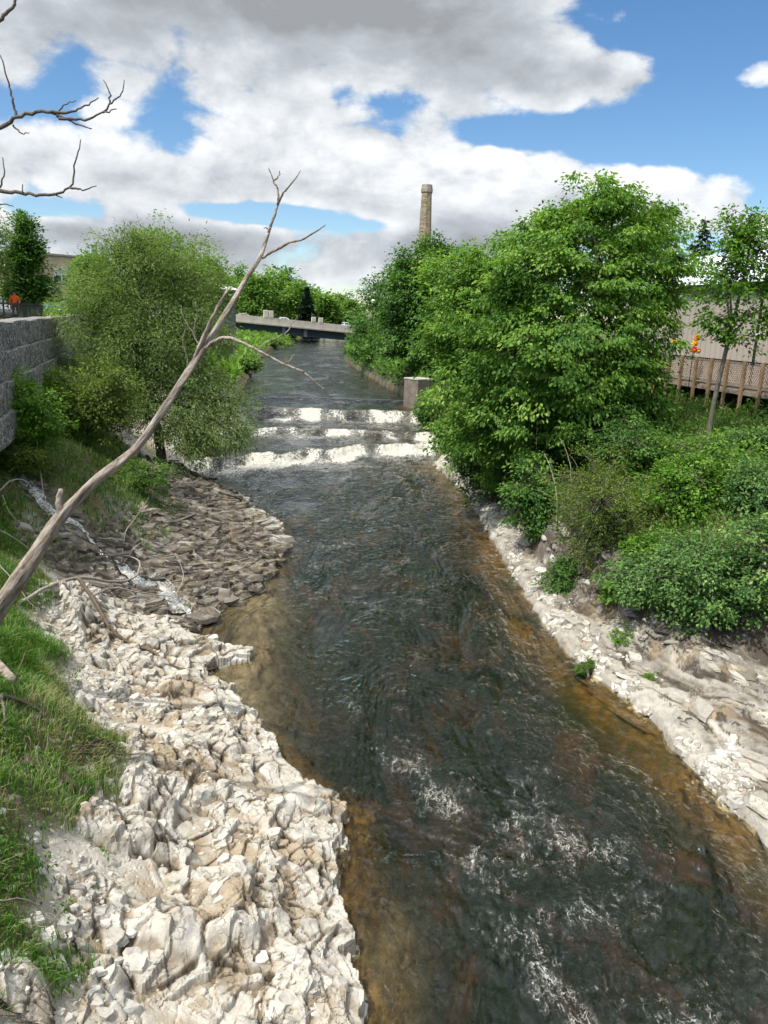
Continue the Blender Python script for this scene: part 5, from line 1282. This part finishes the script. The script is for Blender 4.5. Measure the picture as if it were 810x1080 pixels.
# ------------------------------------------------------------------ left terrace: gabion wall, fence, person, cars, brick building
wp = smooth_path(np.array([(*p, 0) for p in WALL]), 40)[:, :2]
tt_ = np.gradient(wp, axis=0); tt_ /= np.linalg.norm(tt_, axis=1)[:, None]; wn = np.stack([tt_[:, 1], -tt_[:, 0]], 1)
gw = empty('gabion_wall', (*WALL[2], 4), 'grey stepped gabion wall of wire baskets filled with stones', 'wall')
for k in range(4):
    zt_ = 8.42-.9*k; o0 = .30+.09*k
    prof = [(o0-1.0, zt_-.9), (o0-.0, zt_-.9), (o0+.02, zt_-.82), (o0+.03, zt_-.3), (o0+.02, zt_-.05), (o0-.02, zt_-.0), (o0-.9, zt_)]
    V = []; s_ = np.cumsum(np.r_[0, np.linalg.norm(np.diff(wp, axis=0), axis=1)])
    for i in range(len(wp)):
        bu = .035*abs(math.sin(s_[i]*math.pi/2)); 
        for j, (a, z_) in enumerate(prof):
            jit = .02*math.sin(i*12.9+j*7.7+k)
            q = wp[i]+wn[i]*(a+(bu+jit if 0 < j < 6 else 0)); V.append((q[0]-WALL[2][0], q[1]-WALL[2][1], z_-4+jit*.6))
    n = len(prof); Fs = [[i*n+j, (i+1)*n+j, (i+1)*n+(j+1) % n, i*n+(j+1) % n] for i in range(len(wp)-1) for j in range(n)]
    Fs += [list(range(n)), [(len(wp)-1)*n+j for j in range(n-1, -1, -1)]]
    mm = MB(); mm.add(V, Fs); mm.build('tier', M['gabion'], gw)
fa, fb = at(-30, 332, 33), at(46, 336, 43); fa[2] = fb[2] = 8.0
fe = empty('picket_fence', fa, 'low black railing fence on the terrace above the gabion wall', 'fence')
dvf = fb-fa; nf = int(np.linalg.norm(dvf)/.13); pk = MB()
for i in range(nf+1): q = dvf*i/nf; pk.bar(q+[0, 0, .1], q+[0, 0, 1.05], .022, .022)
pk.build('pickets', M['black'], fe)
for z_ in (.12, .98): MB().bar([0, 0, z_], dvf+[0, 0, z_], .05, .04).build('rail', M['black'], fe)
for i in range(0, nf+1, 15): q = dvf*i/nf; MB().bar(q+[0, 0, -.1], q+[0, 0, 1.12], .06, .06).build('post', M['black'], fe)
# person: one skinned body, clothes as children
def person(loc, rz, label):
    root = empty('person', loc, label, 'person', None, rz)
    me = bpy.data.meshes.new('body')
    J = [(0, 0, .92), (0, 0, 1.12), (0, 0, 1.36), (0, 0, 1.47), (0, .02, 1.58), (0, .02, 1.68),
         (.19, 0, 1.38), (.25, .02, 1.12), (.22, .16, .90), (.21, .22, .82), (-.19, 0, 1.38), (-.25, .02, 1.12), (-.22, .16, .90), (-.21, .22, .82),
         (.10, 0, .86), (.11, .03, .48), (.11, 0, .08), (.11, .16, .04), (-.10, 0, .86), (-.11, .03, .48), (-.11, 0, .08), (-.11, .16, .04)]
    E = [(0, 1), (1, 2), (2, 3), (3, 4), (4, 5), (2, 6), (6, 7), (7, 8), (8, 9), (2, 10), (10, 11), (11, 12), (12, 13), (0, 14), (14, 15), (15, 16), (16, 17), (0, 18), (18, 19), (19, 20), (20, 21)]
    Rr = [.15, .15, .15, .06, .095, .08, .075, .055, .042, .038, .075, .055, .042, .038, .10, .07, .05, .045, .10, .07, .05, .045]
    me.from_pydata(J, E, []); o = link('body', me, None, root)
    me.materials.append(M['skin']); me.materials.append(M['orange']); me.materials.append(M['trouser'])
    o.modifiers.new('skin', 'SKIN'); 
    for v, q in zip(me.skin_vertices[0].data, Rr): v.radius = (q, q*.8)
    me.skin_vertices[0].data[0].use_root = True
    ss = o.modifiers.new('sub', 'SUBSURF'); ss.levels = ss.render_levels = 2
    dg = bpy.context.evaluated_depsgraph_get(); me2 = bpy.data.meshes.new_from_object(o.evaluated_get(dg)); o.modifiers.clear(); o.data = me2
    for p in me2.polygons:
        p.use_smooth = True; z_ = p.center.z
        p.material_index = 2 if z_ < .92 and abs(p.center.x) < .19 and p.center.y < .14 else (1 if z_ < 1.46 and not (z_ < .88) else 0)
    MB().lathe([(.0, 1.60), (.092, 1.62), (.098, 1.68), (.08, 1.75), (.03, 1.785)], (0, .01, 0), 12).build('hair', M['hair'], root, True)
c = at(16.5, 330, 45)
person((c[0], c[1], 8.0), rad(200), 'person in an orange top and dark trousers standing behind the black railing')
c = at(61, 328, 66); car('car', 'blue silver car parked on the terrace right of the dark cone shaped tree', (c[0], c[1], 8.0), rad(-80), 'bluepaint')
c = at(2, 322, 58); car('car', 'white car parked on the terrace, cut by the left photo border', (c[0], c[1], 8.0), rad(-60), 'white')
bl0, bl1 = at(8, 300, 88), at(112, 300, 96)
for v in (bl0, bl1): v[2] = 8
dvb = bl1-bl0; Lb = np.linalg.norm(dvb); rzq = math.atan2(dvb[1], dvb[0])
hb = at(52, 269, 91)[2]-8
bd = empty('brick_building', bl0, 'tan brick flat roofed building between the cone shaped tree and the willow', 'building', None, rzq)
MB().box((Lb/2, 6, hb/2-.5), (Lb, 12, hb+1)).build('wall', M['brick'], bd)
MB().box((Lb/2, 6, hb+.12), (Lb+.3, 12.3, .28), 0, .05).build('roof', M['concrete'], bd)
for q in (.34, .37): MB().lathe([(.15, hb+.2), (.15, hb+.75), (.22, hb+.8), (.22, hb+.95)], (Lb*q, 3, 0), 10).build('roof_vent', M['black'], bd)
for fx in (.14, .53, .88):
    for fz in (hb-2.15, hb-5.2):
        wf = MB(); w_, h_ = 1.5, 1.35
        for a, b_, cw_, ch_ in ((-w_/2, 0, .09, h_), (w_/2, 0, .09, h_), (0, 0, .09, h_), (0, h_/2, w_+.09, .09), (0, -h_/2, w_+.09, .09), (0, .05, w_, .06)):
            wf.box((Lb*fx+a, -.03 + (.002 if a == 0 and b_ == 0 else 0), fz+b_), (cw_, .1, ch_))
        fr = wf.build('window', M['white'], bd)
        MB().box((Lb*fx, -.005, fz-.3), (w_, .03, h_*.5)).build('pane', M['glass'], fr)
        MB().box((Lb*fx, -.006, fz+.36), (w_, .03, h_*.46)).build('blind', M['eave'], fr)
        MB().box((Lb*fx, -.08, fz-h_/2-.12), (w_+.3, .2, .12)).build('sill', M['concrete'], fr)
# grey shed behind the willow
c = at(233, 312, 95); z0 = gz(c[0], c[1])
sd = empty('timber_shed', (c[0], c[1], z0), 'grey boarded shed with overhanging pale roof edge beside the willow', 'shed', None, rad(-28))
hs = at(233, 305, 95)[2]-z0
MB().box((0, 0, hs/2-.2), (2.0, 3, hs+.4)).build('wall', M['greyshed'], sd)
MB().box((-.15, 0, hs+.35), (3.2, 3.8, .22), 0, .03, rad(17)).build('roof', M['eave'], sd)
MB().box((.2, -1.52, hs-1.5), (1.5, .08, .15)).build('ledge', M['black'], sd)

# ------------------------------------------------------------------ right: building, deck, pole, pinwheels
d0, d1 = at(636, 385, 43.5), at(852, 385, 28.6); d0[2] = d1[2] = 0
dd_ = d1-d0; Ld = np.linalg.norm(dd_); ud = dd_/Ld; nd = np.array([-ud[1], ud[0], 0])      # nd points away from the river
rzd = math.atan2(ud[1], ud[0])
FZ, RZ = 6.72, 7.76
bb = empty('taupe_building', (d0[0], d0[1], 0), 'taupe vertical sided building with pale metal roof behind the deck', 'building', None, rzd)
wy = 2.1
wm = MB().box((Ld/2+2, wy+4, 8.0), (Ld+10, 8, 6.1))
wm.build('wall', M['siding'], bb)
gr = MB(); 
for i in range(int((Ld+10)/.4)): gr.box((-3+i*.4+.2, wy-.012, 8.9), (.035, .024, 4.2))
gr.build('battens', M['siding'], bb)
MB().box((Ld/2+2, wy-.02, 5.7), (Ld+10.1, .05, 2.0)).build('foundation', M['shadewall'], bb)
rfm = MB(); xz0 = -3.6; 
rp_ = [(wy-.22, 10.95), (wy-.22, 11.07), (wy+4.0, 13.0), (wy+8.3, 11.07), (wy+8.3, 10.95), (wy+4.0, 12.86)]
V = [(x_, y_, z_) for x_ in (xz0, Ld+8) for y_, z_ in rp_]
rfm.add(V, [[0, 1, 2, 5], [2, 3, 4, 5], [11, 8, 7, 6], [11, 10, 9, 8]] + [[i, i+6, (i+1) % 6+6, (i+1) % 6] for i in range(6)])
rf_ = rfm.build('roof', M['metalroof'], bb)
MB().box((Ld/2+2, wy-.25, 10.96), (Ld+11.4, .05, .2)).build('fascia', M['black'], rf_)
gb = MB(); 
for xg in (-2.98, Ld+6.98): gb.add([(xg, wy+.05, 11.0), (xg, wy+7.95, 11.0), (xg, wy+4, 12.75), (xg+.03, wy+.05, 11.0), (xg+.03, wy+7.95, 11.0), (xg+.03, wy+4, 12.75)], [[0, 1, 2], [5, 4, 3], [0, 3, 4, 1], [1, 4, 5, 2], [2, 5, 3, 0]])
gb.build('gable', M['siding'], bb)
dk = empty('timber_deck', (d0[0], d0[1], 0), 'raised timber deck with lattice railing on tall posts along the taupe building', 'deck', None, rzd)
MB().box((Ld/2, wy/2-.05, FZ-.06), (Ld, wy-.12, .12)).build('floor', M['lattice'], dk)
MB().box((Ld/2, -.02, FZ-.2), (Ld, .08, .16)).build('rim_joist', M['lattice'], dk)
jm = MB()
for i in range(int(Ld/.5)): jm.box((i*.5+.25, wy/2, FZ-.25), (.05, wy-.3, .2))
jm.build('joists', M['deckwood'], dk)
MB().box((Ld/2, -.02, RZ), (Ld, .14, .05)).build('top_rail', M['black'], dk); MB().box((Ld/2, -.02, FZ+.1), (Ld, .06, .07)).build('bottom_rail', M['lattice'], dk)
lm = MB(); hl = RZ-.08-(FZ+.14)
for i in range(int(Ld/.13)+6):
    x_ = i*.13-.4
    for s_, yo in ((1, 0.0), (-1, -.022)):
        a, b_ = (x_, FZ+.14), (x_+s_*hl*.8, RZ-.04)
        xa, xb = max(0, min(Ld, a[0])), max(0, min(Ld, b_[0]))
        if xb == xa: continue
        lm.bar((xa, -.02+yo, a[1]), (xb, -.02+yo, b_[1]), .035, .012)
lm.build('lattice_panel', M['lattice'], dk)
npst = int(Ld/1.02)
for i in range(npst+1):
    x_ = i*Ld/npst; wpt = d0+ud*x_; zg_ = gz(wpt[0], wpt[1])
    MB().box((x_, -.13, (RZ+.06+zg_-.4)/2), (.13, .12, RZ+.06-zg_+.4), 0, .012).build('post', M['deckwood'], dk)
    if i % 2 == 0: MB().bar((x_, -.05, FZ-1.0), (x_, .8, FZ-.35), .08, .08).build('brace', M['deckwood'], dk)
c = at(796, 370, 32.6); zg_ = gz(c[0], c[1])
pl = empty('black_pole', (c[0], c[1], zg_), 'slim black pole with small white clip standing before the lattice railing', 'pole')
MB().lathe([(.06, -.3), (.055, 6.0-.5), (.05, 11.2-zg_)], n=10).build('shaft', M['black'], pl)
zc_ = at(798.6, 353, 32.6)[2]-zg_; MB().box((0, -.03, zc_), (.13, .13, .14), 0, .02).build('clip', M['white'], pl)
def petals(mb, c, R, n, th=.03):
    for k in range(n):
        a = k*6.283/n; u_ = np.array([math.cos(a), 0, math.sin(a)]); v_ = np.array([-math.sin(a), 0, math.cos(a)]); f_ = np.array([0, -1, 0])
        P = [u_*R*.12, u_*R*.55+v_*R*.32+f_*.05, u_*R-f_*.02, u_*R*.6-v_*R*.22]
        V = [c+p for p in P] + [c+p-f_*th for p in P]
        mb.add(V, [[0, 1, 2, 3], [7, 6, 5, 4], [0, 4, 5, 1], [1, 5, 6, 2], [2, 6, 7, 3], [3, 7, 4, 0]])
def pinwheel(px, flowers, Y, label):
    c = at(px, flowers[0][1], Y); zg_ = gz(c[0], c[1]); root = empty('garden_pinwheel', (c[0], c[1], zg_), label, 'pinwheel', 'flower pinwheels by the deck')
    MB().lathe([(.018, -.2), (.018, c[2]-zg_)], (0, .06, 0), 8).build('stick', M['black'], root)
    for fx, fy, R, mat, hub in flowers:
        q = at(fx, fy, Y)-np.array([c[0], c[1], zg_]); mb = MB(); petals(mb, q, R, 8); fo = mb.build('flower', M[mat], root)
        MB().lathe([(.0, -.03), (.05, -.02), (.05, .02), (0, .03)], q+np.array([0, -.05, 0]), 10).build('hub', M[hub], fo)
pinwheel(733.5, [(735, 356, .17, 'amber', 'yellow'), (733, 362, .17, 'yellow', 'amber'), (732, 369, .17, 'red', 'amber'), (736.5, 370, .13, 'red', 'yellow')], 34.3, 'pinwheel of stacked yellow and red flowers standing by the deck posts')
pinwheel(711, [(711.5, 360, .17, 'yellow', 'amber')], 35.5, 'single yellow flower pinwheel half hidden by the drooping tree')

# ------------------------------------------------------------------ sun, sky
SUN_EL, SUN_AZ = rad(60), math.atan2(-.62, -.55)          # azimuth measured from +Y towards +X
sd_ = np.array([math.sin(SUN_AZ)*math.cos(SUN_EL), math.cos(SUN_AZ)*math.cos(SUN_EL), math.sin(SUN_EL)])
sl = bpy.data.lights.new('sun', 'SUN'); sl.energy = 3.6; sl.angle = rad(.6); sl.color = (1, .95, .87)
so = bpy.data.objects.new('sun', sl); C.objects.link(so); so.rotation_euler = Vector(sd_).to_track_quat('Z', 'Y').to_euler()
W = bpy.data.worlds.new('World'); S.world = W; W.use_nodes = True; W.node_tree.nodes.clear()
t = NT(W.node_tree); out = t.node('ShaderNodeOutputWorld')
sky = t.node('ShaderNodeTexSky', {'sky_type': 'NISHITA', 'sun_disc': False, 'sun_elevation': SUN_EL, 'sun_rotation': SUN_AZ % (2*math.pi), 'altitude': 400., 'air_density': 1.0, 'dust_density': .3, 'ozone_density': 2.5})
hs_ = t.node('ShaderNodeHueSaturation', None, Saturation=1.2, Value=1.0, Color=sky)
bgs = t.node('ShaderNodeBackground', None, Color=hs_, Strength=.106)
gen = t.n.new('ShaderNodeTexCoord').outputs['Generated']
sep = t.n.new('ShaderNodeSeparateXYZ'); t.l.new(gen, sep.inputs[0])
az = t.m('MULTIPLY', t.m('ARCTAN2', sep.outputs[0], sep.outputs[1]), 57.2958)
el = t.m('MULTIPLY', t.m('ARCSINE', sep.outputs[2]), 57.2958)
# warp so that edges billow
nv = t.scale(gen, (1, 1, 1.7))
w1 = t.noise(nv, 3.2, 7, .58, .2); w2 = t.noise(nv, 9.5, 7, .62, .1); 
off = t.n.new('ShaderNodeVectorMath'); off.operation = 'ADD'; t.l.new(nv, off.inputs[0]); off.inputs[1].default_value = (-.016, -.004, .030)
w1u = t.noise(off.outputs[0], 3.2, 7, .58, .2); w2u = t.noise(off.outputs[0], 9.5, 7, .62, .1)
def ae(px, py):
    d = ray(px, py); d = d/np.linalg.norm(d); return math.degrees(math.atan2(d[0], d[1])), math.degrees(math.asin(d[2]))
def blob(px, py, rx, ry, amp):
    a, e = ae(px, py); k = 1/14.15
    u_ = t.m('DIVIDE', t.m('SUBTRACT', az, a), rx*k); v_ = t.m('DIVIDE', t.m('SUBTRACT', el, e), ry*k)
    return t.m('MULTIPLY', t.m('POWER', 2.718, t.m('MULTIPLY', t.m('ADD', t.m('MULTIPLY', u_, u_), t.m('MULTIPLY', v_, v_)), -1)), amp)
def total(L):
    s_ = None
    for b_ in L: s_ = blob(*b_) if s_ is None else t.m('ADD', s_, blob(*b_))
    return s_
CL = [(90, 15, 300, 88, .72), (400, -15, 200, 62, .62), (550, -25, 90, 38, .4), (340, 172, 150, 46, .70), (420, 195, 150, 40, .45), (215, 195, 90, 36, .30), (570, 205, 140, 40, .60), (705, 212, 95, 34, .50),
      (600, 78, 100, 38, .75), (660, 85, 60, 26, .4), (475, 112, 34, 20, .22), (808, 74, 46, 26, .8), (45, 175, 130, 36, .58), (330, 282, 240, 34, .62), (110, 246, 120, 20, .58), (500, 258, 90, 30, .5), (330, 250, 300, 14, .2), (900, 270, 200, 36, .3),
      (165, 146, 46, 24, -.36), (50, 222, 44, 10, -.50), (275, 226, 75, 9, -.6), (420, 104, 110, 13, -.22), (610, 140, 150, 15, -.50), (760, 140, 90, 30, -.5), (740, 20, 120, 60, -.4), (545, 218, 30, 12, -.3), (400, 238, 50, 8, -.3)]
base_c = t.mr(el, 21, 34, -.02, .62)           # more cover overhead than the picture shows
vb = t.node('ShaderNodeTexVoronoi', {'feature': 'F1'}, Scale=15.0); vo = t.n.new('ShaderNodeVectorMath'); vo.operation = 'MULTIPLY_ADD'; vo.inputs[1].default_value = (.10, .10, .10)
nvc = t.node('ShaderNodeTexNoise', None, Scale=7.0, Detail=4.0); t.l.new(nv, nvc.inputs['Vector']); t.l.new(nvc.outputs['Color'], vo.inputs[0]); t.l.new(nv, vo.inputs[2]); t.l.new(vo.outputs[0], vb.inputs['Vector'])
puff = t.m('SUBTRACT', .42, vb.outputs['Distance'])
D = t.m('ADD', t.m('ADD', t.m('ADD', total(CL), t.m('MULTIPLY', puff, .55)), base_c), t.m('ADD', t.m('MULTIPLY', t.m('SUBTRACT', w1, .5), 1.15), t.m('MULTIPLY', t.m('SUBTRACT', w2, .5), .85)))
dens = t.mr(D, .29, .52)
core = t.mr(D, .50, 1.05)
relief = t.m('ADD', t.m('MULTIPLY', t.m('SUBTRACT', w1, w1u), 1.7), t.m('MULTIPLY', t.m('ADD', t.m('SUBTRACT', w2, w2u), t.m('MULTIPLY', puff, .28)), .85))
DK = total([(140, 30, 360, 85, .85), (440, -5, 200, 62, .6), (330, 222, 170, 26, .32), (590, 222, 150, 18, .18), (330, 282, 240, 40, .85), (110, 250, 120, 24, .5), (520, 262, 120, 26, .4), (90, 190, 150, 24, .30), (600, 100, 110, 24, .35), (370, 150, 170, 40, -.35), (560, 175, 120, 26, -.2)])
dk_ = t.m('ADD', DK, t.mr(el, 20, 40, 0., .12))
lum = t.m('ADD', t.m('SUBTRACT', .80, t.m('MULTIPLY', t.m('MULTIPLY', dk_, t.m('ADD', .35, t.m('MULTIPLY', core, .65))), .72)), relief)
cc_ = t.ramp(lum, [(.12, (.30, .315, .335)), (.45, (.45, .485, .53)), (.8, (.78, .805, .83)), (1.0, (.97, .97, .96))])
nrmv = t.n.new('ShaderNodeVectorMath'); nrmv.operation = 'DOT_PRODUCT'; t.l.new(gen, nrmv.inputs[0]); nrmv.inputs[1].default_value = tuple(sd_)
glow = t.m('MULTIPLY', t.mr(nrmv.outputs['Value'], .35, 1.0), 2.2)          # unseen cloud around the sun brightened to add fill light
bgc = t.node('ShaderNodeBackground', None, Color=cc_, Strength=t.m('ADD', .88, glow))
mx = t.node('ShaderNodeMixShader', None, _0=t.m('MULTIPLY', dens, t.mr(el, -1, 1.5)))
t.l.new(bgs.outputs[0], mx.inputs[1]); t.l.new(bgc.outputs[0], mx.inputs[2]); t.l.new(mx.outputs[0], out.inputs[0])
W.cycles.sampling_method = 'NONE'

S.view_settings.view_transform = 'Standard'; S.view_settings.look = 'None'; S.view_settings.gamma = 1; S.view_settings.exposure = .48
S.view_settings.use_curve_mapping = False
S.render.engine = 'CYCLES'
S.cycles.use_denoising = True; S.cycles.denoiser = 'OPENIMAGEDENOISE'
S.cycles.max_bounces = 8; S.cycles.diffuse_bounces = 4; S.cycles.glossy_bounces = 2; S.cycles.transmission_bounces = 4; S.cycles.transparent_max_bounces = 10
S.cycles.use_adaptive_sampling = True; S.cycles.adaptive_threshold = .02; S.cycles.sample_clamp_indirect = 6; S.cycles.caustics_reflective = False; S.cycles.caustics_refractive = False
